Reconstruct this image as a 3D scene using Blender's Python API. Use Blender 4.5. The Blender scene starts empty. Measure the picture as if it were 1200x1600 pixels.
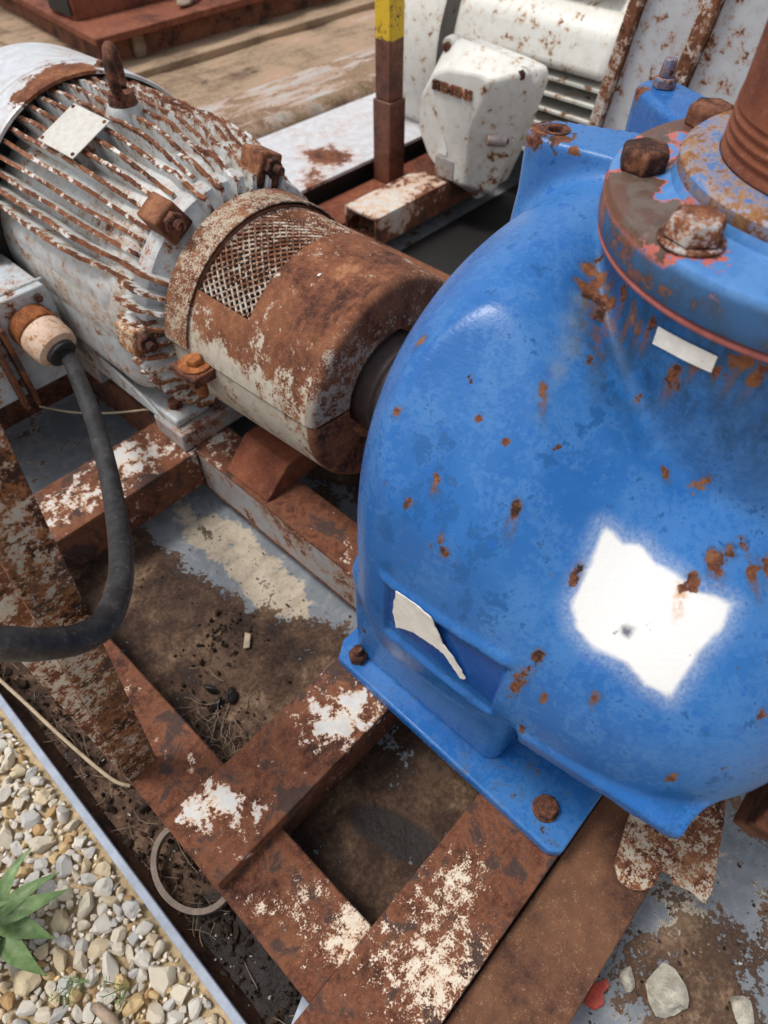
import bpy, bmesh, math, random
import numpy as np
from mathutils import Vector, Matrix

random.seed(7); RNG = np.random.default_rng(7)
S = bpy.context.scene
COL = S.collection
PI = math.pi
rad = math.radians

# ------------------------------------------------------------------ camera, world, sun, exposure
cam = bpy.data.cameras.new('camera'); cam_o = bpy.data.objects.new('camera', cam); COL.objects.link(cam_o)
th, az = rad(50.5), rad(43.0)
hx, hy = math.cos(az), math.sin(az)
fwd = Vector((math.cos(th)*hx, math.cos(th)*hy, -math.sin(th)))
cam_o.location = (0, 0, 1.0)
cam_o.rotation_euler = fwd.to_track_quat('-Z', 'Y').to_euler()
cam.sensor_fit = 'VERTICAL'; cam.sensor_height = 24.0; cam.sensor_width = 18.0
cam.lens = 24.0*1040/1600
cam.clip_start = 0.02; cam.clip_end = 400
cam.dof.use_dof = True; cam.dof.focus_distance = 0.86; cam.dof.aperture_fstop = 3.2
S.camera = cam_o

SUN_DIR = Vector((-0.24, 0.30, 0.92)).normalized()      # towards the sun
sun_el = math.asin(SUN_DIR.z); sun_rot = math.atan2(SUN_DIR.x, SUN_DIR.y)
world = bpy.data.worlds.new('World'); S.world = world; world.use_nodes = True
wn = world.node_tree; bg = wn.nodes['Background']
sky = wn.nodes.new('ShaderNodeTexSky'); sky.sky_type = 'NISHITA'; sky.sun_disc = False
sky.sun_elevation = sun_el; sky.sun_rotation = sun_rot; sky.air_density = 1.0; sky.dust_density = 3.0
hs = wn.nodes.new('ShaderNodeHueSaturation'); hs.inputs['Saturation'].default_value = 0.28
wn.links.new(sky.outputs[0], hs.inputs['Color']); wn.links.new(hs.outputs[0], bg.inputs[0])
bg.inputs[1].default_value = 0.125

sun = bpy.data.lights.new('sun', 'SUN'); sun.energy = 1.6; sun.angle = rad(14); sun.color = (1.0, 0.95, 0.88)
sun_o = bpy.data.objects.new('sun', sun); COL.objects.link(sun_o)
sun_o.rotation_euler = SUN_DIR.to_track_quat('Z', 'Y').to_euler(); sun_o.location = (-3, -2, 5)

S.view_settings.view_transform = 'Standard'; S.view_settings.look = 'None'
S.view_settings.gamma = 1.0; S.view_settings.use_curve_mapping = False
S.view_settings.exposure = 0.35

# ------------------------------------------------------------------ helpers: objects
def tag(o, label=None, cat=None, group=None, kind=None):
    if label: o['label'] = label
    if cat: o['category'] = cat
    if group: o['group'] = group
    if kind: o['kind'] = kind
    return o

def thing(name, label, cat, loc=(0, 0, 0), group=None):
    o = bpy.data.objects.new(name, None); COL.objects.link(o)
    o.location = loc; o.empty_display_size = 0.05
    return tag(o, label, cat, group)

def origin(o):
    v = Vector((0, 0, 0))
    while o is not None:
        v += o.location; o = o.parent
    return v

class MB:
    """collects vertices and faces in world coordinates"""
    def __init__(s): s.v = []; s.f = []; s.attr = None
    def add(s, vs, fs):
        b = len(s.v); s.v += [tuple(p) for p in vs]; s.f += [tuple(i+b for i in f) for f in fs]; return s
    def box(s, x0, x1, y0, y1, z0, z1, M=None):
        vs = [Vector((x, y, z)) for z in (z0, z1) for y in (y0, y1) for x in (x0, x1)]
        if M is not None: vs = [M @ v for v in vs]
        return s.add(vs, [(0, 2, 3, 1), (4, 5, 7, 6), (0, 1, 5, 4), (2, 6, 7, 3), (0, 4, 6, 2), (1, 3, 7, 5)])
    def prism(s, poly, d, M=None):
        """poly: 3D points of one face, d: extrusion vector"""
        n = len(poly); d = Vector(d)
        a = [Vector(p) for p in poly]; b = [p+d for p in a]
        vs = a+b
        if M is not None: vs = [M @ v for v in vs]
        return s.add(vs, [tuple(range(n))[::-1], tuple(range(n, 2*n))]+[(i, (i+1) % n, n+(i+1) % n, n+i) for i in range(n)])
    def cyl(s, p0, p1, r0, r1=None, n=24, caps=True, ang0=0):
        r1 = r0 if r1 is None else r1
        p0 = Vector(p0); p1 = Vector(p1); ax = (p1-p0).normalized()
        u = ax.orthogonal().normalized(); w = ax.cross(u)
        vs = []
        for p, r in ((p0, r0), (p1, r1)):
            for i in range(n):
                a = 2*PI*i/n+ang0; vs.append(p+u*(r*math.cos(a))+w*(r*math.sin(a)))
        fs = [(i, (i+1) % n, n+(i+1) % n, n+i) for i in range(n)]
        if caps: fs += [tuple(range(n))[::-1], tuple(range(n, 2*n))]
        return s.add(vs, fs)
    def lathe(s, prof, c, ax, n=64, a0=0, a1=2*PI, u=None):
        """prof: (radius, distance along axis)"""
        ax = Vector(ax).normalized(); c = Vector(c)
        u = Vector(u) if u else ax.orthogonal().normalized(); w = ax.cross(u)
        closed = abs(a1-a0-2*PI) < 1e-6
        m = n if closed else n+1; k = len(prof)
        vs = []
        for i in range(m):
            a = a0+(a1-a0)*i/n; e = u*math.cos(a)+w*math.sin(a)
            for r, t in prof: vs.append(c+ax*t+e*r)
        fs = []
        for i in range(n):
            j = (i+1) % m
            for q in range(k-1):
                fs.append((i*k+q, j*k+q, j*k+q+1, i*k+q+1))
        return s.add(vs, fs)
    def tube(s, pts, r, n=10, caps=True):
        pts = [Vector(p) for p in pts]; k = len(pts)
        rs = r if isinstance(r, (list, tuple)) else [r]*k
        u = None; vs = []
        for i, p in enumerate(pts):
            t = (pts[min(i+1, k-1)]-pts[max(i-1, 0)]).normalized()
            if u is None: u = t.orthogonal().normalized()
            u = (u-t*u.dot(t)).normalized(); w = t.cross(u)
            for j in range(n):
                a = 2*PI*j/n; vs.append(p+u*(rs[i]*math.cos(a))+w*(rs[i]*math.sin(a)))
        fs = [(i*n+j, i*n+(j+1) % n, (i+1)*n+(j+1) % n, (i+1)*n+j) for i in range(k-1) for j in range(n)]
        if caps: fs += [tuple(range(n))[::-1], tuple((k-1)*n+j for j in range(n))]
        return s.add(vs, fs)
    def hexa(s, p, ax, af, h, rot=0, n=6, dome=0.18):
        """hexagon (or square) bolt head with a chamfered top"""
        p = Vector(p); ax = Vector(ax).normalized(); R = af/2/math.cos(PI/n)
        u = ax.orthogonal().normalized(); w = ax.cross(u)
        vs = []
        for r, t in ((R, 0), (R, h*(1-dome)), (R*0.86, h)):
            for i in range(n):
                a = 2*PI*i/n+rot; vs.append(p+ax*t+u*(r*math.cos(a))+w*(r*math.sin(a)))
        fs = [(q*n+i, q*n+(i+1) % n, (q+1)*n+(i+1) % n, (q+1)*n+i) for q in (0, 1) for i in range(n)]
        fs += [tuple(range(n))[::-1], tuple(range(2*n, 3*n))]
        return s.add(vs, fs)

def mesh(name, vs, fs, off, smooth=None, mat=None):
    me = bpy.data.meshes.new(name)
    me.from_pydata([(v[0]-off[0], v[1]-off[1], v[2]-off[2]) for v in vs], [], fs)
    bm = bmesh.new(); bm.from_mesh(me); bmesh.ops.recalc_face_normals(bm, faces=bm.faces); bm.to_mesh(me); bm.free()
    if mat: me.materials.append(mat)
    if smooth is not None:
        me.polygons.foreach_set('use_smooth', [True]*len(me.polygons))
        if smooth < 180: me.set_sharp_from_angle(angle=rad(smooth))
    return me

def part(name, mb, mat, parent=None, bevel=0, seg=2, smooth=None, label=None, kind=None, loc=None, jag=0):
    """one mesh object; loc gives it an origin of its own (shared meshes use it)"""
    po = origin(parent) if parent else Vector((0, 0, 0))
    off = Vector(loc) if loc is not None else po
    if bevel and smooth is None: smooth = 40
    me = mesh(name, mb.v, mb.f, off, smooth, mat)
    o = bpy.data.objects.new(name, me); COL.objects.link(o)
    o.location = off-po
    if parent is not None: o.parent = parent
    if bevel:
        m = o.modifiers.new('bevel', 'BEVEL'); m.width = bevel; m.segments = seg; m.limit_method = 'ANGLE'; m.angle_limit = rad(35)
        m.harden_normals = False
    return tag(o, label, None, None, kind)

def inst(src, parent, world_loc, rot=None, label=None, scale=None):
    o = src.copy(); COL.objects.link(o); o.parent = parent
    o.location = Vector(world_loc)-(origin(parent) if parent else Vector((0, 0, 0)))
    if rot is not None: o.rotation_euler = rot
    if scale is not None: o.scale = scale if hasattr(scale, '__len__') else (scale,)*3
    if label: o['label'] = label
    return o

# ------------------------------------------------------------------ helpers: materials
class NT:
    def __init__(s, name):
        s.m = bpy.data.materials.new(name); s.m.use_nodes = True; s.t = s.m.node_tree
        s.t.nodes.clear(); s.out = s.t.nodes.new('ShaderNodeOutputMaterial')
        s.b = s.t.nodes.new('ShaderNodeBsdfPrincipled'); s.t.links.new(s.b.outputs[0], s.out.inputs[0])
    def n(s, t, **k):
        nd = s.t.nodes.new(t)
        for a, v in k.items(): setattr(nd, a, v)
        return nd
    def put(s, sock, v):
        if isinstance(v, bpy.types.NodeSocket): s.t.links.new(v, sock)
        elif v is not None:
            if hasattr(v, '__len__') and len(v) == 3 and sock.type == 'RGBA': v = (*v, 1)
            sock.default_value = v
    def pos(s): return s.n('ShaderNodeNewGeometry').outputs['Position']
    def obj(s): return s.n('ShaderNodeTexCoord').outputs['Object']
    def mapping(s, v, scale=(1, 1, 1), rot=(0, 0, 0), loc=(0, 0, 0)):
        nd = s.n('ShaderNodeMapping'); s.put(nd.inputs[0], v); nd.inputs['Scale'].default_value = scale
        nd.inputs['Rotation'].default_value = rot; nd.inputs['Location'].default_value = loc; return nd.outputs[0]
    def noise(s, v, scale, detail=4, rough=0.6, dist=0.0, col=False):
        nd = s.n('ShaderNodeTexNoise'); s.put(nd.inputs['Vector'], v); nd.inputs['Scale'].default_value = scale
        nd.inputs['Detail'].default_value = detail; nd.inputs['Roughness'].default_value = rough; nd.inputs['Distortion'].default_value = dist
        return nd.outputs['Color' if col else 'Fac']
    def vor(s, v, scale, feature='F1', out='Distance', rnd=1.0):
        nd = s.n('ShaderNodeTexVoronoi', feature=feature); s.put(nd.inputs['Vector'], v); nd.inputs['Scale'].default_value = scale
        nd.inputs['Randomness'].default_value = rnd
        return nd.outputs[out]
    def math(s, op, a, b=None, c=None, clamp=False):
        nd = s.n('ShaderNodeMath', operation=op, use_clamp=clamp); s.put(nd.inputs[0], a)
        if b is not None: s.put(nd.inputs[1], b)
        if c is not None: s.put(nd.inputs[2], c)
        return nd.outputs[0]
    def add(s, *a):
        r = a[0]
        for x in a[1:]: r = s.math('ADD', r, x)
        return r
    def mul(s, a, b): return s.math('MULTIPLY', a, b)
    def step(s, v, lo, hi, a=0.0, b=1.0):
        nd = s.n('ShaderNodeMapRange', interpolation_type='SMOOTHSTEP'); s.put(nd.inputs[0], v)
        nd.inputs[1].default_value = lo; nd.inputs[2].default_value = hi; nd.inputs[3].default_value = a; nd.inputs[4].default_value = b
        return nd.outputs[0]
    def ramp(s, v, stops, interp='LINEAR'):
        nd = s.n('ShaderNodeValToRGB'); s.put(nd.inputs[0], v); cr = nd.color_ramp; cr.interpolation = interp
        while len(cr.elements) < len(stops): cr.elements.new(0.5)
        for e, (p, c) in zip(cr.elements, stops): e.position = p; e.color = (*c, 1)
        return nd.outputs[0]
    def mix(s, f, a, b, blend='MIX'):
        nd = s.n('ShaderNodeMix', data_type='RGBA', blend_type=blend); s.put(nd.inputs[0], f); s.put(nd.inputs[6], a); s.put(nd.inputs[7], b)
        return nd.outputs[2]
    def mixf(s, f, a, b):
        nd = s.n('ShaderNodeMix', data_type='FLOAT'); s.put(nd.inputs[0], f); s.put(nd.inputs[2], a); s.put(nd.inputs[3], b)
        return nd.outputs[0]
    def attr(s, name):
        nd = s.n('ShaderNodeAttribute', attribute_name=name); return nd.outputs['Fac']
    def sep(s, v):
        nd = s.n('ShaderNodeSeparateXYZ'); s.put(nd.inputs[0], v); return nd.outputs
    def spots(s, lst, warp=0.35):
        """smooth bumps at world positions (x, y, z, radius[, gain]); sum"""
        p = s.pos(); tot = None
        wv = s.n('ShaderNodeVectorMath', operation='MULTIPLY_ADD'); s.put(wv.inputs[0], s.noise(p, 26, 4, 0.7, col=True))
        wv.inputs[1].default_value = (warp*0.25,)*3; wv.inputs[2].default_value = (-warp*0.125,)*3
        ad = s.n('ShaderNodeVectorMath', operation='ADD'); s.put(ad.inputs[0], p); s.put(ad.inputs[1], wv.outputs[0]); p = ad.outputs[0]
        for sp in lst:
            d = s.n('ShaderNodeVectorMath', operation='DISTANCE'); s.put(d.inputs[0], p); d.inputs[1].default_value = sp[:3]
            q = s.math('DIVIDE', d.outputs['Value'], sp[3])
            v = s.step(q, 0.15, 1.25, sp[4] if len(sp) > 4 else 1.0, 0.0)
            tot = v if tot is None else s.math('ADD', tot, v)
        return tot
    def bump(s, h, strength=0.5, dist=0.002, nrm=None):
        nd = s.n('ShaderNodeBump'); s.put(nd.inputs['Height'], h); nd.inputs['Strength'].default_value = strength
        nd.inputs['Distance'].default_value = dist
        if nrm is not None: s.put(nd.inputs['Normal'], nrm)
        return nd.outputs[0]
    def fin(s, col, rough, nrm=None, metal=0.0, spec=None):
        s.put(s.b.inputs['Base Color'], col); s.put(s.b.inputs['Roughness'], rough); s.put(s.b.inputs['Metallic'], metal)
        if nrm is not None: s.put(s.b.inputs['Normal'], nrm)
        if spec is not None: s.put(s.b.inputs['Specular IOR Level'], spec)
        return s.m

RUST_D, RUST_M, RUST_L, RUST_O = (0.048, 0.021, 0.015), (0.150, 0.055, 0.030), (0.235, 0.090, 0.045), (0.40, 0.19, 0.09)

def rust_col(t, v, dark=0.42, lite=0.62, k=1.0, cols=(RUST_D, RUST_M, RUST_L, RUST_O), ox=0.0):
    a = t.noise(v, 9*k, 6, 0.65, 0.3); b = t.noise(v, 60*k, 5, 0.7); c = t.noise(v, 260*k, 3, 0.7)
    f = t.add(t.mul(a, 0.5), t.mul(b, 0.32), t.mul(c, 0.18))
    r = t.ramp(f, [(dark-0.02, cols[0]), (0.485, cols[1]), (lite-0.065, cols[2]), (lite+0.01, cols[3])])
    hue = t.noise(v, 4.5*k, 3, 0.6)
    r = t.mix(t.mul(t.step(hue, 0.45, 0.62), 0.45), r, (cols[1][0]*1.55, cols[1][1]*1.75, cols[1][2]*1.6))
    # pits and pale dust specks
    pit = t.vor(v, 190*k); r = t.mix(t.mul(t.step(t.add(pit, t.mul(b, 0.5)), 0.30, 0.42, 1, 0), 0.55), r, (0.020, 0.011, 0.009))
    sp = t.noise(v, 420*k, 2, 0.6); r = t.mix(t.mul(t.step(t.add(sp, t.mul(b, 0.5)), 0.89, 0.96), 0.5), r, (0.36, 0.26, 0.18))
    if ox:
        o = t.step(t.add(t.noise(v, 9*k, 5, 0.65, 0.4), t.mul(b, 0.25)), 0.63, 0.74)
        r = t.mix(t.mul(o, ox), r, (0.042, 0.034, 0.034))
    return r, b, c

def worn(name, paint=(0.7, 0.7, 0.68), paint2=None, bias=0.0, k=1.0, spots=None, attr=None, attr_gain=1.0, big=0.9, med=0.55, fine=0.45,
         rough=0.5, halo=0.5, zgrad=None, dirt=(0.25, 0.19, 0.13), dirt_amt=0.35, dark=0.42, lite=0.62, stretch=(1, 1, 1), bump=0.6, spot_gain=0.5,
         cols=(RUST_D, RUST_M, RUST_L, RUST_O), thr=0.035, halo_col=None, ox=0.0, hw=0.16):
    """flaking paint over rust.  bias > 0: more paint"""
    t = NT(name); p = t.pos(); v = t.mapping(p, stretch)
    rc, b, c = rust_col(t, p, dark, lite, k, cols, ox)
    n1 = t.noise(v, 7*k, 4, 0.6, 0.3); n2 = t.noise(v, 32*k, 5, 0.65, 0.2); n3 = t.noise(p, 150*k, 4, 0.75)
    m = t.add(0.5+bias, t.mul(t.math('SUBTRACT', n1, 0.5), big), t.mul(t.math('SUBTRACT', n2, 0.5), med), t.mul(t.math('SUBTRACT', n3, 0.5), fine))
    if spots: m = t.add(m, t.mul(t.spots(spots), spot_gain))
    if attr: m = t.math('SUBTRACT', m, t.mul(t.attr(attr), attr_gain))
    if zgrad:  # (z0, z1, amount): paint lost towards z1
        z = t.sep(p)[2]; m = t.math('SUBTRACT', m, t.step(z, zgrad[0], zgrad[1], 0, zgrad[2]))
    pm = t.step(m, 0.5-thr, 0.5+thr)
    pc = t.mix(t.step(n2, 0.35, 0.65), paint, paint2 or paint)
    pc = t.mix(t.mul(t.step(t.noise(v, 18*k, 6, 0.7), 0.45, 0.75), dirt_amt), pc, dirt)
    pc = t.mix(t.mul(t.step(c, 0.62, 0.72), dirt_amt*0.9), pc, RUST_M)
    hl = t.mul(t.step(t.add(m, t.mul(t.math('SUBTRACT', n3, 0.5), 0.25)), 0.5, 0.5+hw, 1.0, 0.0), halo)
    pc = t.mix(hl, pc, halo_col or (0.50, 0.24, 0.10))
    # lighter scale just outside the paint
    oh = t.mul(t.step(m, 0.36, 0.5), t.mul(halo, 0.6))
    rc = t.mix(oh, rc, RUST_L)
    col = t.mix(pm, rc, pc)
    h = t.add(t.mul(pm, 0.5), t.mul(b, t.mixf(pm, 0.55, 0.1)), t.mul(c, t.mixf(pm, 0.5, 0.06)))
    return t.fin(col, t.mixf(pm, 0.88, rough), t.bump(h, bump, 0.0035), spec=t.mixf(pm, 0.25, 0.5))

def rusty(name, k=1.0, dark=0.42, lite=0.62, cols=(RUST_D, RUST_M, RUST_L, RUST_O), bump=0.6, rough=0.85):
    t = NT(name); p = t.pos(); rc, b, c = rust_col(t, p, dark, lite, k, cols)
    return t.fin(rc, rough, t.bump(t.add(t.mul(b, 0.6), t.mul(c, 0.5)), bump, 0.003), spec=0.3)

def plain(name, col, rough=0.6, var=0.25, k=1.0, bump=0.2, spec=0.5, col2=None):
    t = NT(name); p = t.pos(); n = t.noise(p, 22*k, 6, 0.7)
    c2 = col2 or tuple(x*(1-var) for x in col)
    return t.fin(t.mix(t.step(n, 0.35, 0.65), c2, col), rough, t.bump(t.noise(p, 120*k, 4, 0.7), bump, 0.002), spec=spec)

# ------------------------------------------------------------------ helper: implicit casting -> mesh (surface nets)
def surface_nets(fn, lo, hi, h):
    ax = [np.arange(lo[i], hi[i]+h, h) for i in range(3)]
    X, Y, Z = np.meshgrid(*ax, indexing='ij'); F = fn(X, Y, Z).astype(np.float32); ins = F < 0
    nx, ny, nz = F.shape
    acc = np.zeros((nx-1, ny-1, nz-1, 3), np.float32); cnt = np.zeros((nx-1, ny-1, nz-1), np.int32)
    cs = lambda d: (slice(d, None) if d else slice(None, -1))
    for axis in range(3):
        o = [a for a in range(3) if a != axis]
        for d0 in (0, 1):
            for d1 in (0, 1):
                sa = [None]*3; sb = [None]*3
                sa[axis] = slice(None, -1); sb[axis] = slice(1, None)
                for q, d in zip(o, (d0, d1)): sa[q] = sb[q] = cs(d)
                A = F[tuple(sa)]; B = F[tuple(sb)]; cr = (A < 0) != (B < 0)
                t = np.where(cr, A/np.where(cr, A-B, 1), 0)
                acc[..., axis] += np.where(cr, t, 0)
                for q, d in zip(o, (d0, d1)): acc[..., q] += np.where(cr, d, 0)
                cnt += cr
    act = cnt > 0; idx = -np.ones(act.shape, np.int64); idx[act] = np.arange(act.sum())
    cell = np.argwhere(act); V = (cell+acc[act]/cnt[act][:, None])*h+np.array([a[0] for a in ax])
    faces = []
    for axis in range(3):
        o = [a for a in range(3) if a != axis]
        sa = [slice(1, -1)]*3; sb = [slice(1, -1)]*3
        sa[axis] = slice(0, -1); sb[axis] = slice(1, None)
        A = ins[tuple(sa)]; B = ins[tuple(sb)]
        e = np.argwhere(A != B); base = e.copy()
        for q in o: base[:, q] += 1
        fl = A[tuple(e.T)]
        q4 = []
        for d0, d1 in ((0, 0), (1, 0), (1, 1), (0, 1)):
            c = base.copy(); c[:, o[0]] -= d0; c[:, o[1]] -= d1; q4.append(idx[tuple(c.T)])
        q4 = np.stack(q4, 1); 
        if axis == 1: fl = ~fl
        q4[fl] = q4[fl][:, ::-1]; faces.append(q4)
    Fc = np.concatenate(faces); Fc = Fc[:, ::-1]
    for _ in range(2):
        e = 1e-3; f0 = fn(*V.T)
        g = np.stack([(fn(*(V+np.eye(3)[i]*e).T)-fn(*(V-np.eye(3)[i]*e).T))/(2*e) for i in range(3)], 1)
        st = (f0/np.maximum((g*g).sum(1), 1e-6))[:, None]*g
        ln = np.linalg.norm(st, axis=1, keepdims=True); st *= np.minimum(1, 0.5*h/np.maximum(ln, 1e-9)); V = V-st
    return V, Fc

def smin(a, b, k):
    q = np.clip(0.5+0.5*(b-a)/k, 0, 1); return b*(1-q)+a*q-k*q*(1-q)
def sbox(X, Y, Z, c, hsz, r):
    q = [np.abs(A-c[i])-(hsz[i]-r) for i, A in enumerate((X, Y, Z))]
    return np.sqrt(sum(np.maximum(a, 0)**2 for a in q))+np.minimum(np.maximum(np.maximum(q[0], q[1]), q[2]), 0)-r
def ss(v, a, b):
    t = np.clip((v-a)/(b-a), 0, 1); return t*t*(3-2*t)

def np_part(name, V, Fc, mat, parent, smooth=True, attrs=None, label=None):
    off = np.array(origin(parent)); me = bpy.data.meshes.new(name)
    me.from_pydata((V-off).tolist(), [], Fc.tolist()); me.materials.append(mat)
    me.polygons.foreach_set('use_smooth', [smooth]*len(me.polygons))
    for k, a in (attrs or {}).items():
        at = me.attributes.new(k, 'FLOAT', 'POINT'); at.data.foreach_set('value', np.asarray(a, np.float32))
    o = bpy.data.objects.new(name, me); COL.objects.link(o); o.parent = parent
    return tag(o, label)

# ------------------------------------------------------------------ materials
def blue_material(name='blue_paint', body=True, rb=0.0):
    t = NT(name); p = t.pos()
    n_big = t.noise(p, 5, 4, 0.6); n_med = t.noise(p, 26, 6, 0.72, 0.4); n_f = t.noise(p, 140, 4, 0.75)
    deep = (0.006, 0.082, 0.265); mid = (0.016, 0.116, 0.375); chalk = (0.062, 0.195, 0.47)
    col = t.mix(t.step(n_big, 0.38, 0.62), mid, (0.032, 0.155, 0.43))
    # chalked paint with rubbed, darker blotches
    ch = t.step(t.add(n_med, t.mul(t.math('SUBTRACT', n_f, 0.5), 0.7), t.mul(n_big, 0.5)), 0.68, 0.86)
    col = t.mix(t.mul(ch, 0.6), col, chalk)
    gm = t.step(t.add(t.noise(p, 42, 6, 0.78), t.mul(t.math('SUBTRACT', n_f, 0.5), 0.5)), 0.585, 0.66)
    col = t.mix(t.mul(gm, 0.55), col, (0.010, 0.082, 0.28))
    sc_ = t.noise(t.mapping(p, (1, 0.12, 1), (0.2, 0.1, 0.6)), 120, 3, 0.7); col = t.mix(t.mul(t.step(sc_, 0.60, 0.70), 0.25), col, chalk)
    if body:
        fd = t.attr('rubbed')
        bl = t.step(t.add(t.mul(fd, 0.42), t.mul(t.math('SUBTRACT', n_med, 0.5), 2.4), t.mul(t.math('SUBTRACT', n_f, 0.5), 1.3)), 0.30, 0.38)
        col = t.mix(t.mul(bl, 0.75), col, deep)
        col = t.mix(t.mul(t.attr('label'), 0.9), col, (0.006, 0.065, 0.29))
    # dried rain drops: sparse darker dots
    for sc, thr, am in ((34, 0.21, 0.7), (75, 0.24, 0.6), (150, 0.26, 0.5)):
        wv = t.n('ShaderNodeVectorMath', operation='ADD'); t.put(wv.inputs[0], p)
        sv = t.n('ShaderNodeVectorMath', operation='SCALE'); t.put(sv.inputs[0], t.noise(p, 60, 3, col=True)); sv.inputs['Scale'].default_value = 0.012
        t.put(wv.inputs[1], sv.outputs[0])
        vd = t.vor(wv.outputs[0], sc); vc = t.vor(wv.outputs[0], sc, out='Color')
        sel = t.step(t.sep(vc)[0], 0.72, 0.74); dz = t.mul(t.step(vd, thr-0.05, thr, 1, 0), sel)
        col = t.mix(t.mul(dz, am), col, (0.014, 0.11, 0.41))
    wav = t.noise(t.mapping(p, (1.0, 1.0, 2.6), (0.3, 0.5, 0.2)), 75, 2, 0.5, 0.6)
    sml = t.noise(t.mapping(p, (1.0, 1.0, 1.8), (0.3, 0.5, 0.2)), 230, 2, 0.5)
    h = t.add(t.mul(wav, 0.30), t.mul(sml, 0.30), t.mul(n_med, 0.22), t.mul(t.noise(p, 520, 3, 0.6), 0.22), t.mul(t.noise(t.mapping(p, (1, 0.10, 1), (0.2, 0.1, 0.6)), 260, 3, 0.6), 0.22))
    rough = t.mixf(ch, 0.25, 0.36)
    if body:
        st = t.attr('streak'); rs = t.attr('rust'); dirt = t.attr('dirt')
        stn = t.mul(t.mul(st, 0.95), t.step(t.noise(t.mapping(p, (1, 1, 0.3)), 150, 4, 0.75), 0.36, 0.60))
        dn = t.mul(dirt, t.step(t.noise(t.mapping(p, (1, 1, 0.45)), 60, 7, 0.8), 0.40, 0.60))
        col = t.mix(t.mul(dirt, 0.45), col, (0.010, 0.075, 0.22)); col = t.mix(t.mul(dn, 0.75), col, (0.012, 0.045, 0.10))  # even mix paints shade onto the neck; the blotches are dirt
        col = t.mix(t.mul(t.mul(t.attr('bleach'), 0.42), t.step(n_med, 0.3, 0.6)), col, (0.24, 0.26, 0.23))
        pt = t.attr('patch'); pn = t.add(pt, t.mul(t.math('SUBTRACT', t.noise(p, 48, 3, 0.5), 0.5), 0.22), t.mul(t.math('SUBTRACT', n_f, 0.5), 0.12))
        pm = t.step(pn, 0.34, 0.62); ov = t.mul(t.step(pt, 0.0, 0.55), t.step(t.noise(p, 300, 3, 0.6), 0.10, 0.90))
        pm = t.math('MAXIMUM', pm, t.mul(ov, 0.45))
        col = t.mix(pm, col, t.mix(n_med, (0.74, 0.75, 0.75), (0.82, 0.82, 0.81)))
        col = t.mix(t.mul(t.attr('dot'), 0.85), col, (0.03, 0.05, 0.08))
        col = t.mix(stn, col, t.mix(pm, t.mix(t.step(st, 0.35, 0.8), (0.058, 0.058, 0.042), (0.15, 0.068, 0.030)), (0.60, 0.27, 0.06)))
        m = t.add(t.mul(rs, 0.95), t.mul(t.math('SUBTRACT', n_f, 0.5), 1.2), t.mul(t.math('SUBTRACT', t.noise(p, 75, 3, 0.6), 0.5), 2.1), -0.05)
    else:
        dn = t.step(t.noise(p, 18, 6, 0.75), 0.5, 0.72); col = t.mix(t.mul(dn, 0.35), col, (0.03, 0.06, 0.12))
        m = t.add(0.30+rb, t.mul(t.math('SUBTRACT', n_f, 0.5), 0.5), t.mul(t.math('SUBTRACT', n_med, 0.5), 1.1))
    rm = t.step(m, 0.52, 0.57); rim = t.mul(t.step(m, 0.40, 0.52), t.math('SUBTRACT', 1, rm))
    rc, b, c = rust_col(t, p, 0.46, 0.58, 2.6, ((0.035, 0.016, 0.012), (0.10, 0.036, 0.022), (0.17, 0.060, 0.030), (0.28, 0.12, 0.05)))
    col = t.mix(t.mul(rim, 0.5), col, (0.07, 0.09, 0.10))
    col = t.mix(rm, col, rc)
    if body: rough = t.mixf(t.mul(dn, 0.9), rough, 0.55)
    h = t.add(h, t.mul(rm, -1.2), t.mul(t.mul(rm, b), 2.0))
    return t.fin(col, t.mixf(rm, rough, 0.85), t.bump(h, 0.20, 0.0035), spec=t.mixf(rm, 0.32, 0.2))

WHITE = (0.66, 0.68, 0.69)
M = {}
M['blue'] = blue_material()
M['blue_trim'] = blue_material('blue_trim', False, 0.045)
M['rust'] = rusty('rust', 1.6, 0.46, 0.60)
M['rust_dark'] = rusty('rust_dark', 1.2, 0.48, 0.72)
M['rust_red'] = rusty('rust_red', 0.8, 0.45, 0.60, ((0.09, 0.027, 0.016), (0.155, 0.044, 0.024), (0.20, 0.062, 0.032), (0.27, 0.10, 0.05)), 0.4)
M['rust_orange'] = rusty('rust_orange', 1.2, 0.38, 0.6, ((0.10, 0.032, 0.014), (0.22, 0.072, 0.024), (0.36, 0.125, 0.04), (0.48, 0.20, 0.07)), 0.5)
M['rust_bolt'] = rusty('rust_bolt', 2.2, 0.47, 0.58, ((0.028, 0.014, 0.011), (0.088, 0.032, 0.021), (0.155, 0.056, 0.031), (0.28, 0.12, 0.06)), 0.45)
M['motor'] = worn('motor_paint', (0.46, 0.48, 0.48), (0.56, 0.58, 0.58), 0.12, 1.6, None, None, 1, 0.5, 0.55, 0.5, 0.42, 0.75, dirt=(0.36, 0.29, 0.21), dirt_amt=0.45, halo_col=(0.42, 0.25, 0.12))
M['fin'] = worn('fin_paint', (0.56, 0.58, 0.58), (0.66, 0.68, 0.68), 0.345, 1.6, None, 'tip', 0.44, 0.7, 1.35, 0.6, 0.45, 0.95, dirt=(0.34, 0.23, 0.13), dirt_amt=0.75, halo_col=(0.34, 0.18, 0.08))
M['cowl'] = worn('cowl_paint', (0.50, 0.54, 0.58), (0.60, 0.635, 0.67), 0.12, 1.2, [(0.66, 1.44, 0.56, 0.07, -0.9), (0.60, 1.44, 0.55, 0.05, -0.7), (0.555, 1.45, 0.525, 0.025, -0.7)], None, 1, 0.35, 0.4, 0.3, 0.3, 0.3, dirt_amt=0.15)
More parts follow.
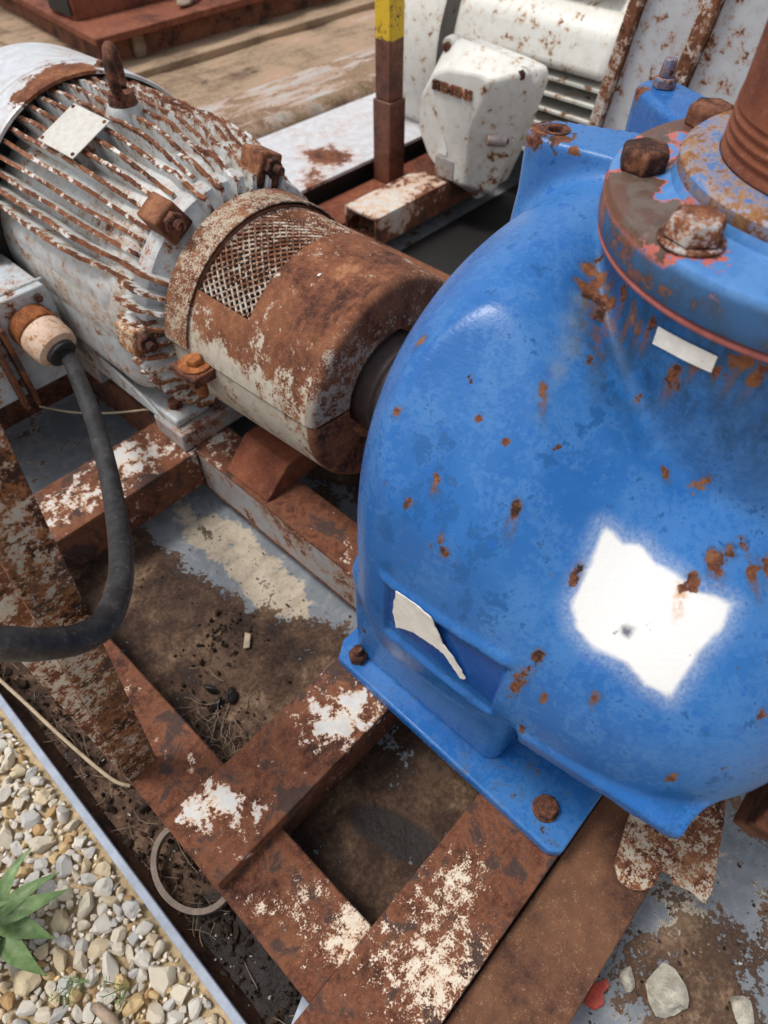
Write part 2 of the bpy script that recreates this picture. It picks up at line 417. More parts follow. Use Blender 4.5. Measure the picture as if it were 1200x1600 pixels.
M['shield'] = worn('shield_paint', (0.42, 0.45, 0.47), (0.53, 0.56, 0.575), 0.185, 1.4, None, None, 1, 0.7, 1.1, 0.7, 0.42, 0.6, dirt=(0.34, 0.29, 0.23), dirt_amt=0.6)
M['guard'] = worn('guard_paint', (0.42, 0.385, 0.32), (0.50, 0.465, 0.40), 0.24, 1.6, None, None, 1, 1.1, 1.5, 1.1, 0.6, 0.6, zgrad=(0.27, 0.42, 0.56), dirt=(0.30, 0.24, 0.15), dirt_amt=0.5, thr=0.06, halo_col=(0.36, 0.20, 0.10))
M['guard_face'] = worn('guard_face_paint', (0.25, 0.23, 0.19), (0.36, 0.33, 0.28), 0.12, 2.0, [(0.66, 0.59, 0.08, 0.19, -0.9), (0.60, 0.60, 0.46, 0.12, -0.8), (0.72, 0.60, 0.45, 0.12, -0.8), (0.50, 0.60, 0.38, 0.07, -0.5)], None, 1, 0.9, 1.3, 1.8, 0.6, 0.5, dirt=(0.26, 0.21, 0.15), dirt_amt=0.55, thr=0.05)
M['rim'] = worn('rim_paint', (0.36, 0.32, 0.25), (0.42, 0.38, 0.30), -0.06, 2.0, None, None, 1, 0.8, 1.2, 2.0, 0.6, 0.5, thr=0.06)
M['mesh'] = worn('mesh_paint', (0.46, 0.41, 0.34), (0.54, 0.49, 0.42), 0.06, 2.0, None, None, 1, 0.6, 1.0, 1.2, 0.6, 0.6, zgrad=(0.38, 0.48, 0.16), thr=0.06)
BEAM = dict(ox=0.85, thr=0.02, hw=0.24, paint=(0.70, 0.66, 0.57), paint2=(0.58, 0.58, 0.57), rough=0.6, halo=0.65, dirt=(0.42, 0.31, 0.2), dirt_amt=0.45, halo_col=(0.52, 0.25, 0.11))
M['beam'] = worn('beam_steel', bias=-0.52, k=1.25, big=0.9, med=2.3, fine=1.1, spot_gain=0.53, spots=[
    (0.255, 0.355, 0, 0.085, 1.1), (0.29, 0.31, 0, 0.05, 0.7), (0.24, 0.32, 0, 0.04, 0.6), (0.055, 0.36, 0, 0.04, 1.2), (0.02, 0.385, 0, 0.045, 1.1), (0.085, 0.32, 0, 0.035, 0.7), (0.03, 0.31, 0, 0.04, 0.55),
    (0.15, 0.03, 0, 0.09, 0.72), (0.19, 0.07, 0, 0.06, 0.7), (0.10, -0.01, 0, 0.08, 0.72), (0.04, 0.05, 0, 0.06, 0.55), (0.25, 0.03, 0, 0.05, 0.5),
    (0.02, 0.20, -0.02, 0.07, 0.85), (0.05, 0.13, -0.02, 0.07, 0.9), (0.07, 0.19, -0.02, 0.03, 0.75), (-0.005, 0.25, -0.02, 0.03, 0.6), (0.09, 0.115, -0.02, 0.04, 0.8),
    (0.05, 0.45, -0.02, 0.03, 1.0), (0.06, 0.425, -0.02, 0.03, 0.9), (0.03, 0.52, -0.02, 0.03, 0.6), (0.055, 0.62, -0.02, 0.03, 0.7), (0.06, 0.9, -0.02, 0.1, 0.6),
    (0.15, 1.05, 0, 0.10, 0.8), (0.28, 1.03, 0, 0.11, 0.85), (0.37, 1.06, 0, 0.08, 0.9),
    (0.50, 0.53, 0, 0.05, 0.95), (0.47, 0.47, 0, 0.05, 0.9), (0.48, 0.97, 0, 0.12, 1.0), (0.25, -0.12, -0.03, 0.03, 0.6)], **BEAM)
M['beam_fleck'] = worn('beam_fleck_steel', bias=-0.70, k=2.3, big=0.7, med=2.0, fine=1.9, spot_gain=0.54, spots=[
    (0.15, 0.03, 0, 0.10, 0.80), (0.19, 0.07, 0, 0.06, 0.7), (0.10, -0.01, 0, 0.08, 0.85), (0.04, 0.05, 0, 0.08, 0.65), (0.25, 0.05, 0, 0.06, 0.55), (0.075, 0.085, 0, 0.04, 0.6),
    (0.02, 0.21, -0.03, 0.06, 0.9), (0.05, 0.14, -0.03, 0.06, 0.95), (0.075, 0.20, -0.03, 0.03, 0.8), (-0.005, 0.25, -0.03, 0.03, 0.6), (0.09, 0.115, -0.03, 0.04, 1.0), (0.04, 0.115, -0.03, 0.03, 0.9),
    (0.055, 0.455, -0.03, 0.018, 1.5), (0.060, 0.425, -0.03, 0.016, 1.4), (0.03, 0.52, -0.03, 0.03, 0.6), (0.055, 0.62, -0.03, 0.03, 0.8), (0.06, 0.9, -0.03, 0.1, 0.6)],
    **{**BEAM, 'paint': (0.66, 0.53, 0.39), 'paint2': (0.70, 0.63, 0.52), 'halo_col': (0.46, 0.22, 0.10)})
M['beam_far'] = worn('beam_far_steel', bias=-0.22, k=1.1, big=0.7, med=0.7, fine=0.4, spots=[(1.52, 1.44, 0, 0.15, 0.9), (1.70, 1.46, 0, 0.12, 0.7)], spot_gain=0.4, **BEAM)
M['plank_white'] = worn('white_beam_paint', (0.50, 0.51, 0.54), (0.60, 0.61, 0.64), 0.17, 0.9, [(1.65, 1.80, 0, 0.12, -0.6), (1.5, 1.72, 0, 0.08, -0.5)], None, 1, 0.5, 0.5, 0.4, 0.5, 0.4, dirt=(0.45, 0.36, 0.3), dirt_amt=0.35)
M['leg'] = worn('brace_paint', (0.30, 0.32, 0.31), (0.40, 0.39, 0.34), -0.12, 1.9, None, None, 1, 1.0, 1.6, 1.6, 0.6, 0.8, dirt=(0.28, 0.18, 0.09), dirt_amt=0.6, dark=0.47, lite=0.57, ox=0.9, cols=((0.03, 0.016, 0.012), (0.11, 0.045, 0.022), (0.25, 0.10, 0.04), (0.42, 0.20, 0.07)))
M['leg_lit'] = worn('brace_lit_paint', (0.50, 0.46, 0.40), (0.60, 0.57, 0.51), -0.05, 1.9, None, None, 1, 0.9, 1.9, 1.2, 0.5, 0.8, dirt=(0.5, 0.34, 0.18), dirt_amt=0.4)  # paler brace paint: sunlight on the side flange put into the colour
M['grey_side'] = worn('grey_side_paint', (0.27, 0.29, 0.31), (0.36, 0.37, 0.38), 0.08, 1.4, None, None, 1, 0.7, 0.6, 0.5, 0.55, 0.5, dirt=(0.3, 0.25, 0.2), dirt_amt=0.5)
M['pale_box'] = worn('terminal_box_paint', (0.40, 0.46, 0.50), (0.50, 0.56, 0.60), 0.15, 1.5, None, None, 1, 0.7, 0.9, 0.8, 0.42, 0.7, dirt=(0.42, 0.34, 0.28), dirt_amt=0.35)
M['far_white'] = worn('far_motor_paint', (0.66, 0.66, 0.61), (0.72, 0.72, 0.68), 0.27, 1.0, [(1.77, 1.375, 0.272, 0.085, 0.9)], None, 1, 0.6, 1.8, 0.6, 0.42, 0.8, dirt=(0.50, 0.44, 0.36), dirt_amt=0.32, halo_col=(0.5, 0.33, 0.18))
M['panel'] = worn('cabinet_paint', (0.50, 0.53, 0.57), (0.60, 0.62, 0.65), 0.20, 0.9, None, None, 1, 0.6, 1.5, 0.7, 0.45, 0.7, dirt=(0.45, 0.38, 0.32), dirt_amt=0.3)
M['panel_edge'] = worn('cabinet_edge_paint', (0.55, 0.51, 0.47), (0.62, 0.60, 0.57), -0.06, 1.2, None, None, 1, 0.8, 1.6, 1.0, 0.5, 0.8)
M['bracket'] = worn('bracket_paint', (0.50, 0.42, 0.31), (0.58, 0.52, 0.43), -0.02, 1.8, None, None, 1, 0.9, 1.6, 1.6, 0.6, 0.9, dirt=(0.4, 0.25, 0.12), dirt_amt=0.6, lite=0.56)
M['lowplate'] = rusty('low_plate', 1.0, 0.42, 0.66, ((0.050, 0.025, 0.018), (0.120, 0.052, 0.030), (0.185, 0.083, 0.043), (0.31, 0.15, 0.07)), 0.6)
M['oxide'] = plain('oxide_brown', (0.105, 0.036, 0.024), 0.6, 0.3, 1, 0.3)
M['pipe'] = rusty('pipe_rust', 1.3, 0.40, 0.72, ((0.085, 0.026, 0.017), (0.15, 0.045, 0.025), (0.19, 0.062, 0.033), (0.26, 0.10, 0.05)), 0.35)
M['gasket'] = plain('gasket_pink', (0.42, 0.125, 0.11), 0.7, 0.25, 2)
def paper_material():
    t = NT('paper_white'); p = t.pos(); a = t.noise(p, 45, 6, 0.7); b = t.noise(p, 300, 4, 0.75); c = t.noise(t.mapping(p, (1, 0.15, 1), (0.3, 0.2, 0.5)), 190, 3, 0.7)
    col = t.mix(t.step(a, 0.42, 0.62), (0.74, 0.73, 0.69), (0.84, 0.83, 0.80))
    col = t.mix(t.mul(t.step(b, 0.63, 0.70), 0.7), col, (0.25, 0.22, 0.18)); col = t.mix(t.mul(t.step(c, 0.60, 0.66), 0.35), col, (0.36, 0.34, 0.31))
    return t.fin(col, 0.6, t.bump(t.add(a, t.mul(c, 0.6)), 0.5, 0.002))
M['paper'] = paper_material()
def rubber_material():
    t = NT('rubber_black'); p = t.pos(); a = t.noise(p, 16, 5, 0.7); b = t.noise(t.mapping(p, (1, 1, 0.2)), 160, 4, 0.75); c = t.noise(p, 420, 3, 0.7)
    col = t.mix(t.step(a, 0.40, 0.62), (0.014, 0.014, 0.016), (0.036, 0.036, 0.038))
    col = t.mix(t.mul(t.step(b, 0.58, 0.68), 0.6), col, (0.13, 0.12, 0.11)); col = t.mix(t.mul(t.step(t.add(a, t.mul(c, 0.5)), 0.86, 0.94), 0.6), col, (0.16, 0.13, 0.10))
    return t.fin(col, t.mixf(t.step(b, 0.4, 0.6), 0.42, 0.65), t.bump(t.add(t.mul(b, 0.6), t.mul(c, 0.4)), 0.5, 0.002), spec=0.4)
M['rubber'] = rubber_material()
M['gland_pvc'] = worn('gland_pale', (0.60, 0.43, 0.32), (0.66, 0.50, 0.39), 0.16, 2.2, None, None, 1, 0.6, 1.2, 0.8, 0.6, 0.8, dirt=(0.42, 0.24, 0.14), dirt_amt=0.6, cols=((0.16, 0.06, 0.03), (0.28, 0.11, 0.05), (0.40, 0.18, 0.08), (0.5, 0.28, 0.15)))
M['strip'] = plain('pale_blue_edge', (0.36, 0.41, 0.50), 0.55, 0.2, 2, 0.4)
M['tray_side'] = rusty('tray_side', 1.0, 0.47, 0.75, ((0.02, 0.012, 0.009), (0.05, 0.024, 0.016), (0.10, 0.04, 0.022), (0.2, 0.09, 0.04)))
M['black'] = plain('oil_shade_black', (0.012, 0.011, 0.011), 0.55, 0.3, 1, 0.5)  # near-black for oil and tar, also painted in for shaded gaps
M['hub'] = plain('hub_dark', (0.075, 0.052, 0.045), 0.55, 0.4, 1.5, 0.3)
M['band'] = plain('band_tan', (0.25, 0.19, 0.15), 0.7, 0.35, 2, 0.3)
M['straw'] = plain('straw', (0.50, 0.40, 0.27), 0.8, 0.3, 2, 0.2)
M['red'] = plain('red_plastic', (0.50, 0.06, 0.035), 0.5, 0.3, 3, 0.3)
M['chalk'] = plain('white_rock', (0.62, 0.58, 0.48), 0.9, 0.45, 2.5, 1.2)
M['wood'] = plain('driftwood', (0.40, 0.30, 0.22), 0.85, 0.35, 2, 0.6)

def floor_material(name='tray_floor'):
    """old grey paint, pale dust, brown dirt and oil on the tray floor"""
    t = NT(name); p = t.pos()
    a = t.noise(p, 6, 6, 0.65, 0.3); b = t.noise(p, 24, 6, 0.7, 0.2); c = t.noise(p, 130, 4, 0.75)
    grey = t.mix(t.step(b, 0.4, 0.6), (0.19, 0.21, 0.235), (0.26, 0.28, 0.305))
    dust = t.mix(t.step(b, 0.35, 0.65), (0.38, 0.32, 0.245), (0.55, 0.475, 0.37))
    dust = t.mix(t.mul(t.step(c, 0.60, 0.68), 0.7), dust, (0.12, 0.08, 0.06))
    dirt = t.ramp(t.add(t.mul(a, 0.4), t.mul(b, 0.35), t.mul(c, 0.25)), [(0.40, (0.020, 0.013, 0.011)), (0.48, (0.060, 0.035, 0.024)), (0.54, (0.115, 0.068, 0.043)), (0.62, (0.27, 0.18, 0.115))])
    wob = t.add(t.mul(t.math('SUBTRACT', a, 0.5), 1.7), t.mul(t.math('SUBTRACT', b, 0.5), 1.7), t.mul(t.math('SUBTRACT', c, 0.5), 0.9))
    f = t.attr('dirt'); g = t.attr('dust'); oil = t.attr('oil')
    gv = t.add(g, t.mul(wob, 1.5)); col = t.mix(t.step(gv, 0.45, 0.52), grey, dust)
    pe = t.add(0.5, wob, t.mul(t.math('SUBTRACT', t.noise(p, 13, 5, 0.7, 0.6), 0.5), 1.6))
    peel = t.step(pe, 0.80, 0.83); edge = t.mul(t.step(pe, 0.74, 0.80), t.math('SUBTRACT', 1, peel))
    col = t.mix(edge, col, (0.52, 0.46, 0.38)); col = t.mix(peel, col, (0.11, 0.075, 0.055))
    col = t.mix(t.step(t.add(f, wob), 0.44, 0.56), col, dirt)
    om = t.step(t.add(oil, t.mul(wob, 0.8)), 0.45, 0.62)
    col = t.mix(t.mul(om, 0.85), col, (0.013, 0.011, 0.011))
    return t.fin(col, t.mixf(om, 0.85, 0.45), t.bump(t.add(t.mul(b, 0.8), t.mul(c, 0.6)), 0.8, 0.006), spec=0.3)
M['floor'] = floor_material()

def deck_material(name, k=1.0):
    t = NT(name); p = t.pos()
    a = t.noise(p, 2.2*k, 6, 0.65, 0.4); b = t.noise(t.mapping(p, (0.35, 1, 1)), 9*k, 6, 0.7); c = t.noise(p, 60*k, 4, 0.7)
    f = t.add(t.mul(a, 0.45), t.mul(b, 0.35), t.mul(c, 0.2))
    col = t.ramp(f, [(0.36, (0.085, 0.05, 0.035)), (0.44, (0.21, 0.14, 0.09)), (0.52, (0.36, 0.26, 0.17)), (0.58, (0.40, 0.25, 0.17)), (0.66, (0.46, 0.41, 0.36))])
    col = t.mix(t.mul(t.step(t.noise(p, 3.4*k, 7, 0.7), 0.60, 0.66), 0.8), col, (0.035, 0.027, 0.024))
    return t.fin(col, 0.85, t.bump(t.add(b, t.mul(c, 0.6)), 0.7, 0.008), spec=0.25)
M['deck'] = deck_material('deck_tan')
M['plank_a'] = worn('deck_grey_board', (0.34, 0.31, 0.28), (0.42, 0.41, 0.40), 0.02, 0.5, None, None, 1, 0.9, 0.9, 0.4, 0.8, 0.4, dirt=(0.22, 0.15, 0.10), dirt_amt=0.6, stretch=(0.3, 1, 1), cols=((0.10, 0.06, 0.04), (0.20, 0.13, 0.085), (0.27, 0.19, 0.13), (0.33, 0.24, 0.18)))
M['tube'] = worn('tube_coat', (0.36, 0.35, 0.33), (0.24, 0.20, 0.16), 0.0, 0.8, None, None, 1, 0.9, 0.9, 0.5, 0.75, 0.4, dirt=(0.2, 0.14, 0.09), dirt_amt=0.6, cols=((0.08, 0.05, 0.035), (0.16, 0.11, 0.07), (0.23, 0.16, 0.11), (0.3, 0.22, 0.16)))

def stone_material(name, island):
    t = NT(name); p = t.obj() if not island else t.pos()
    r = t.n('ShaderNodeNewGeometry').outputs['Random Per Island'] if island else t.n('ShaderNodeObjectInfo').outputs['Random']
    base = t.ramp(r, [(0.0, (0.82, 0.74, 0.60)), (0.13, (0.72, 0.71, 0.69)), (0.22, (0.85, 0.77, 0.62)), (0.38, (0.80, 0.66, 0.45)), (0.50, (0.64, 0.64, 0.64)), (0.59, (0.86, 0.82, 0.74)), (0.72, (0.60, 0.36, 0.16)), (0.77, (0.84, 0.80, 0.73)), (0.88, (0.78, 0.56, 0.28)), (0.95, (0.70, 0.66, 0.60))], 'CONSTANT')
    n = t.noise(p, 55, 6, 0.7); n2 = t.noise(p, 240, 4, 0.7)
    col = t.mix(t.mul(t.step(n, 0.45, 0.64), 0.42), base, (0.58, 0.43, 0.25)); col = t.mix(t.mul(t.step(t.noise(p, 20, 3, 0.6), 0.5, 0.65), 0.2), col, (0.80, 0.70, 0.54))
    col = t.mix(t.mul(t.step(n2, 0.58, 0.78), 0.25), col, (0.28, 0.22, 0.17))
    return t.fin(col, 0.85, t.bump(t.add(n, t.mul(n2, 0.6)), 0.7, 0.003), spec=0.25)
M['stone'] = stone_material('stone', False); M['gravel'] = stone_material('gravel_fine', True)

def leaf_material():
    t = NT('leaf'); p = t.pos(); n = t.noise(p, 60, 5, 0.7)
    col = t.mix(t.step(n, 0.35, 0.65), (0.105, 0.185, 0.060), (0.20, 0.30, 0.115))
    m = t.fin(col, 0.45, t.bump(t.noise(p, 160, 3), 0.3, 0.002), spec=0.4)
    t.put(t.b.inputs['Subsurface Weight'], 0.0); return m
M['leaf'] = leaf_material()

def flange_material():
    """top of the discharge flange: blue with bare grey-brown metal and red primer at the torn edge"""
    t = NT('flange_paint'); p = t.pos()
    a = t.noise(p, 15, 5, 0.65, 0.3); b = t.noise(p, 60, 5, 0.7); c = t.noise(p, 200, 3, 0.7)
    m = t.add(t.spots([(0.53, 0.20, 0.724, 0.085, 0.78), (0.60, 0.25, 0.724, 0.08, 0.82), (0.70, 0.30, 0.724, 0.07, 0.8), (0.79, 0.285, 0.724, 0.06, 0.8), (0.485, 0.10, 0.70, 0.07, 0.6), (0.56, 0.00, 0.70, 0.05, 0.5), (0.52, -0.06, 0.724, 0.05, 0.7),
                       (0.625, 0.20, 0.724, 0.045, -0.9), (0.585, 0.11, 0.724, 0.05, -0.9), (0.56, 0.04, 0.724, 0.05, -0.8)]), t.mul(t.math('SUBTRACT', a, 0.5), 1.5), t.mul(t.math('SUBTRACT', b, 0.5), 0.8), -0.08)
    vv = t.n('ShaderNodeVectorMath', operation='DISTANCE'); t.put(vv.inputs[0], p); vv.inputs[1].default_value = (0.70, 0.10, 0.726)
    er = t.step(vv.outputs['Value'], 0.188, 0.204)
    m = t.math('SUBTRACT', m, t.mul(er, t.mul(a, 0.30)))
    bare = t.step(m, 0.50, 0.52); prim = t.step(m, 0.37, 0.39)
    ztop = t.step(t.sep(p)[2], 0.712, 0.720); bare = t.mul(bare, ztop); prim = t.mul(prim, t.math('MAXIMUM', ztop, 0.0))
    blue = t.mix(t.step(b, 0.4, 0.6), (0.085, 0.235, 0.52), (0.060, 0.195, 0.47))
    zf = t.step(t.sep(p)[2], 0.716, 0.724)           # the rim below the top edge carries grime of its own
    grime = t.step(t.add(a, t.mul(b, 0.4)), 0.55, 0.85)
    side = t.mix(grime, (0.022, 0.10, 0.26), (0.035, 0.045, 0.05))
    rc, rb_, rcc = rust_col(t, p, 0.42, 0.64, 1.5)
    side = t.mix(t.step(t.add(a, t.mul(b, 0.5), t.mul(c, 0.2)), 0.90, 0.94), side, rc)
    blue = t.mix(zf, side, blue)
    metal = t.mix(t.step(b, 0.42, 0.60), (0.125, 0.095, 0.076), (0.080, 0.050, 0.037)); metal = t.mix(t.mul(t.step(a, 0.46, 0.58), 0.75), metal, (0.125, 0.050, 0.030))
    metal = t.mix(t.math('SUBTRACT', 1, zf), metal, rc)
    col = t.mix(prim, blue, (0.46, 0.125, 0.10)); col = t.mix(bare, col, metal)
    h = t.add(t.mul(prim, -0.6), t.mul(bare, -0.3), t.mul(b, 0.3), t.mul(c, 0.15))
    return t.fin(col, t.mixf(bare, 0.4, 0.5), t.bump(h, 0.5, 0.002))
M['flange'] = flange_material()

def post_material():
    t = NT('post_paint'); p = t.pos(); z = t.sep(p)[2]; n = t.noise(p, 22, 6, 0.75); f = t.noise(p, 120, 4, 0.7)
    m = t.add(t.step(z, 0.335, 0.37, 0, 0.52), t.mul(t.math('SUBTRACT', n, 0.5), 0.9), t.mul(t.math('SUBTRACT', f, 0.5), 0.3))
    base, _, _ = rust_col(t, p, 0.46, 0.60, 1.2, ((0.055, 0.020, 0.014), (0.105, 0.034, 0.021), (0.145, 0.050, 0.028), (0.22, 0.085, 0.045)))
    y = t.mix(t.step(f, 0.6, 0.66), (0.72, 0.47, 0.02), (0.05, 0.035, 0.02))
    return t.fin(t.mix(t.step(m, 0.42, 0.46), base, y), 0.55, t.bump(f, 0.3, 0.002))
M['post'] = post_material()

# ------------------------------------------------------------------ setting: ground, gravel, tray, deck
FZ = -0.150     # tray floor
GZ = -0.135     # gravel level
def grid_sheet(name, x0, x1, y0, y1, z, nx, ny, mat, hfn=None, attrs=None, parent=None, kind=None):
    xs = np.linspace(x0, x1, nx+1); ys = np.linspace(y0, y1, ny+1); X, Y = np.meshgrid(xs, ys, indexing='ij')
    Z = np.full_like(X, z) + (hfn(X, Y) if hfn else 0)
    V = np.stack([X.ravel(), Y.ravel(), Z.ravel()], 1)
    i, j = np.meshgrid(np.arange(nx), np.arange(ny), indexing='ij'); b = (i*(ny+1)+j).ravel()
    Fc = np.stack([b, b+ny+1, b+ny+2, b+1], 1)
    me = bpy.data.meshes.new(name); me.from_pydata((V-np.array(origin(parent)) if parent else V).tolist(), [], Fc.tolist()); me.materials.append(mat)
    me.polygons.foreach_set('use_smooth', [True]*len(me.polygons))
    for k, fn in (attrs or {}).items():
        at = me.attributes.new(k, 'FLOAT', 'POINT'); at.data.foreach_set('value', fn(X, Y).ravel().astype(np.float32))
    o = bpy.data.objects.new(name, me); COL.objects.link(o)
    if parent: o.parent = parent
    return tag(o, kind=kind)
def vnoise(X, Y, sc, seed=0):
    """cheap value noise"""
    r = np.random.default_rng(seed); T = r.random((64, 64))
    u = X*sc; w = Y*sc; i = np.floor(u).astype(int); j = np.floor(w).astype(int); a = ss(u-i, 0, 1); b = ss(w-j, 0, 1)
    g = lambda p, q: T[p % 64, q % 64]
    return (g(i, j)*(1-a)+g(i+1, j)*a)*(1-b)+(g(i, j+1)*(1-a)+g(i+1, j+1)*a)*b
def blob(X, Y, cx, cy, rx, ry, ang=0):
    c, s = math.cos(ang), math.sin(ang); u = (X-cx)*c+(Y-cy)*s; w = -(X-cx)*s+(Y-cy)*c
    return 1-ss(np.sqrt((u/rx)**2+(w/ry)**2), 0.5, 1.25)

grd = plain('ground_soil', (0.66, 0.50, 0.30), 0.95, 0.4, 3, 0.9, 0.2)
ground = grid_sheet('ground', -60, 60, -60, 60, -0.22, 4, 4, grd, kind='structure')
gravel_bed = grid_sheet('gravel_bed', -1.5, -0.109, -0.8, 2.6, GZ-0.012, 60, 140, grd, lambda X, Y: 0.008*vnoise(X, Y, 40, 3), kind='structure')

def stone_mesh(seed, sub=2, flat=0.70):
    bm = bmesh.new(); bmesh.ops.create_icosphere(bm, subdivisions=sub, radius=0.5)
    r = np.random.default_rng(seed); pl = [(Vector(r.normal(size=3)).normalized(), 0.24+0.16*r.random()) for _ in range(12)]
    el = 0.55+0.4*r.random()
    for v in bm.verts:
        c = v.co.copy()
        for nn, d in pl:
            e = c.dot(nn)-d
            if e > 0: c -= nn*e*0.98
        c += Vector(r.normal(size=3))*0.013
        v.co = Vector((c.x*1.15, c.y*el*1.15, c.z*flat*1.15))
    vs = [v.co.copy() for v in bm.verts]; fs = [tuple(v.index for v in f.verts) for f in bm.faces]; bm.free(); return vs, fs
STONES = [stone_mesh(100+i, 3 if i < 8 else 2) for i in range(12)]
SMALL = [stone_mesh(300+i, 1) for i in range(12)]
SM = []
for i, (vs, fs) in enumerate(STONES):
    SM.append(mesh('stone', vs, fs, (0, 0, 0), 24, M['stone']))
def in_view(x, y, z=GZ, m=30):
    d = Vector((x, y, z-1.0)); w = d.dot(fwd)
    if w < 0.1: return False
    R = Vector((math.sin(az), -math.cos(az), 0)); U = Vector((math.sin(th)*hx, math.sin(th)*hy, math.cos(th)))
    u = 600+1040*d.dot(R)/w; v = 800-1040*d.dot(U)/w
    return -m < u < 1200+m and -m < v < 1600+m
placed = []; cell = {}
def try_place(x, y, r, f):
    k = (int(math.floor(x/0.05)), int(math.floor(y/0.05)))
    for a in (-1, 0, 1):
        for b in (-1, 0, 1):
            for q in cell.get((k[0]+a, k[1]+b), ()):
                if (q[0]-x)**2+(q[1]-y)**2 < (f*(q[2]+r))**2: return False
    cell.setdefault(k, []).append((x, y, r)); placed.append((x, y, r)); return True
for r0, r1, n, f in ((0.015, 0.0215, 1500, 0.92), (0.011, 0.015, 7500, 0.80), (0.0075, 0.012, 30000, 0.72), (0.004, 0.0075, 80000, 0.66)):
    for _ in range(n):
        r = random.uniform(r0, r1); try_place(random.uniform(-0.95, -0.117-r*0.75), random.uniform(-0.45, 1.7), r, f)
vis = [q for q in placed if in_view(q[0], q[1])]; vis.sort(key=lambda q: -q[2])
mbg = MB()
chosen = set(vis[:300])
for q in placed:
    x, y, r = q; z = GZ + r*0.15 + random.uniform(-0.004, 0.004)
    e = (random.uniform(-0.5, 0.5), random.uniform(-0.5, 0.5), random.uniform(0, 6.28)); i = random.randrange(12)
    sc = (2*r*random.uniform(1.0, 1.3), 2*r*random.uniform(0.95, 1.15), 2*r*random.uniform(0.85, 1.15))
    if q in chosen:
        o = bpy.data.objects.new('stone', SM[i]); COL.objects.link(o); o.parent = gravel_bed
        o.location = (x, y, z); o.rotation_euler = e; o.scale = sc
    elif in_view(x, y, m=900 if r > 0.0075 else 250):
        vs, fs = STONES[i] if r > 0.009 else SMALL[i]; Mx = Matrix.LocRotScale(Vector((x, y, z)), __import__('mathutils').Euler(e), Vector(sc))
        mbg.add([Mx @ v for v in vs], fs)
part('gravel', mbg, M['gravel'], gravel_bed, smooth=35, kind='stuff')

# --- drip tray
tray = thing('drip_tray', 'wide shallow steel tray with pale blue edge strip beside the gravel', 'tray', (0.5, 0.5, FZ))
f_dirt = lambda X, Y: np.clip(0.95*blob(X, Y, 0.19, 0.70, 0.16, 0.42)+0.8*blob(X, Y, 0.30, 0.48, 0.16, 0.17)+0.9*blob(X, Y, 0.22, 0.19, 0.32, 0.16)+0.9*blob(X, Y, -0.05, 0.5, 0.10, 1.2)
                              + 0.55*blob(X, Y, 0.36, -0.30, 0.16, 0.10)+0.45*blob(X, Y, 0.30, -0.17, 0.1, 0.06)+0.4*blob(X, Y, 0.18, 0.95, 0.12, 0.14)+0.5*blob(X, Y, 0.7, 0.75, 0.2, 0.2)+0.9*blob(X, Y, 1.1, 0.9, 0.4, 0.8)+0.35*blob(X, Y, 0.9, -0.3, 0.5, 0.2)+0.25*blob(X, Y, 0.25, 1.3, 0.3, 0.2), 0, 1)
f_dust = lambda X, Y: np.clip(0.95*blob(X, Y, 0.395, 0.80, 0.062, 0.22, 0.05)+0.7*blob(X, Y, 0.37, 0.63, 0.05, 0.10)+0.5*blob(X, Y, 0.62, 0.6, 0.14, 0.2)+0.5*blob(X, Y, 0.41, -0.24, 0.05, 0.04)+0.35*blob(X, Y, 0.30, -0.3, 0.1, 0.08)+0.3*blob(X, Y, 0.5, -0.2, 0.1, 0.05), 0, 1)
f_oil = lambda X, Y: np.clip(0.95*blob(X, Y, 0.215, 0.17, 0.035, 0.10, 0.3)+0.4*blob(X, Y, 0.31, 0.25, 0.10, 0.10)+0.30*blob(X, Y, 0.22, 0.60, 0.07, 0.09)+0.95*blob(X, Y, -0.05, 0.20, 0.06, 0.15)+0.5*blob(X, Y, 1.2, 0.8, 0.3, 0.5), 0, 1)
fl = grid_sheet('floor_plate', -0.094, 2.9, -0.75, 2.3, FZ, 430, 430, M['floor'],
                lambda X, Y: 0.007*f_dirt(X, Y)*(vnoise(X, Y, 22, 5)+0.7*vnoise(X, Y, 55, 6)), {'dirt': f_dirt, 'dust': f_dust, 'oil': f_oil}, tray)
part('edge_strip', MB().box(-0.108, -0.0955, -0.8, 2.7, -0.125, -0.100), M['strip'], tray, 0.002)
part('side_wall', MB().box(-0.104, -0.0975, -0.8, 2.7, -0.20, -0.127), M['tray_side'], tray)
part('side_flange', MB().prism([(-0.0945, -0.8, -0.118), (-0.0945, -0.8, -0.152), (-0.078, -0.8, -0.150)], (0, 3.5, 0)), M['tray_side'], tray, 0.001)

# --- decking beyond the motors
deck = grid_sheet('deck_floor', 0.3, 6.5, 2.42, 7.5, -0.085, 90, 80, M['deck'], lambda X, Y: 0.014*vnoise(X, Y, 6, 8), kind='structure')
for (y0, y1, z, m_) in ((2.24, 2.40, -0.030, 'plank_a'), (2.415, 2.60, -0.042, 'plank_a'), (2.622, 2.95, -0.055, 'deck')):
    part('plank', MB().box(0.4, 4.6, y0, y1, z-0.05, z), M[m_], deck, 0.005)
part('ridge', MB().box(1.55, 1.66, 2.96, 6.4, -0.09, -0.055), M['deck'], deck, 0.006)
part('ridge', MB().box(1.70, 4.8, 3.13, 3.19, -0.09, -0.045), M['deck'], deck, 0.006)
tube = thing('rusty_tube', 'long round stained tube lying along the white beam', 'tube', (1.5, 2.17, -0.1))
part('shell', MB().cyl((0.5, 2.172, -0.045), (4.2, 2.172, -0.045), 0.062, n=32), M['tube'], tube, smooth=60)

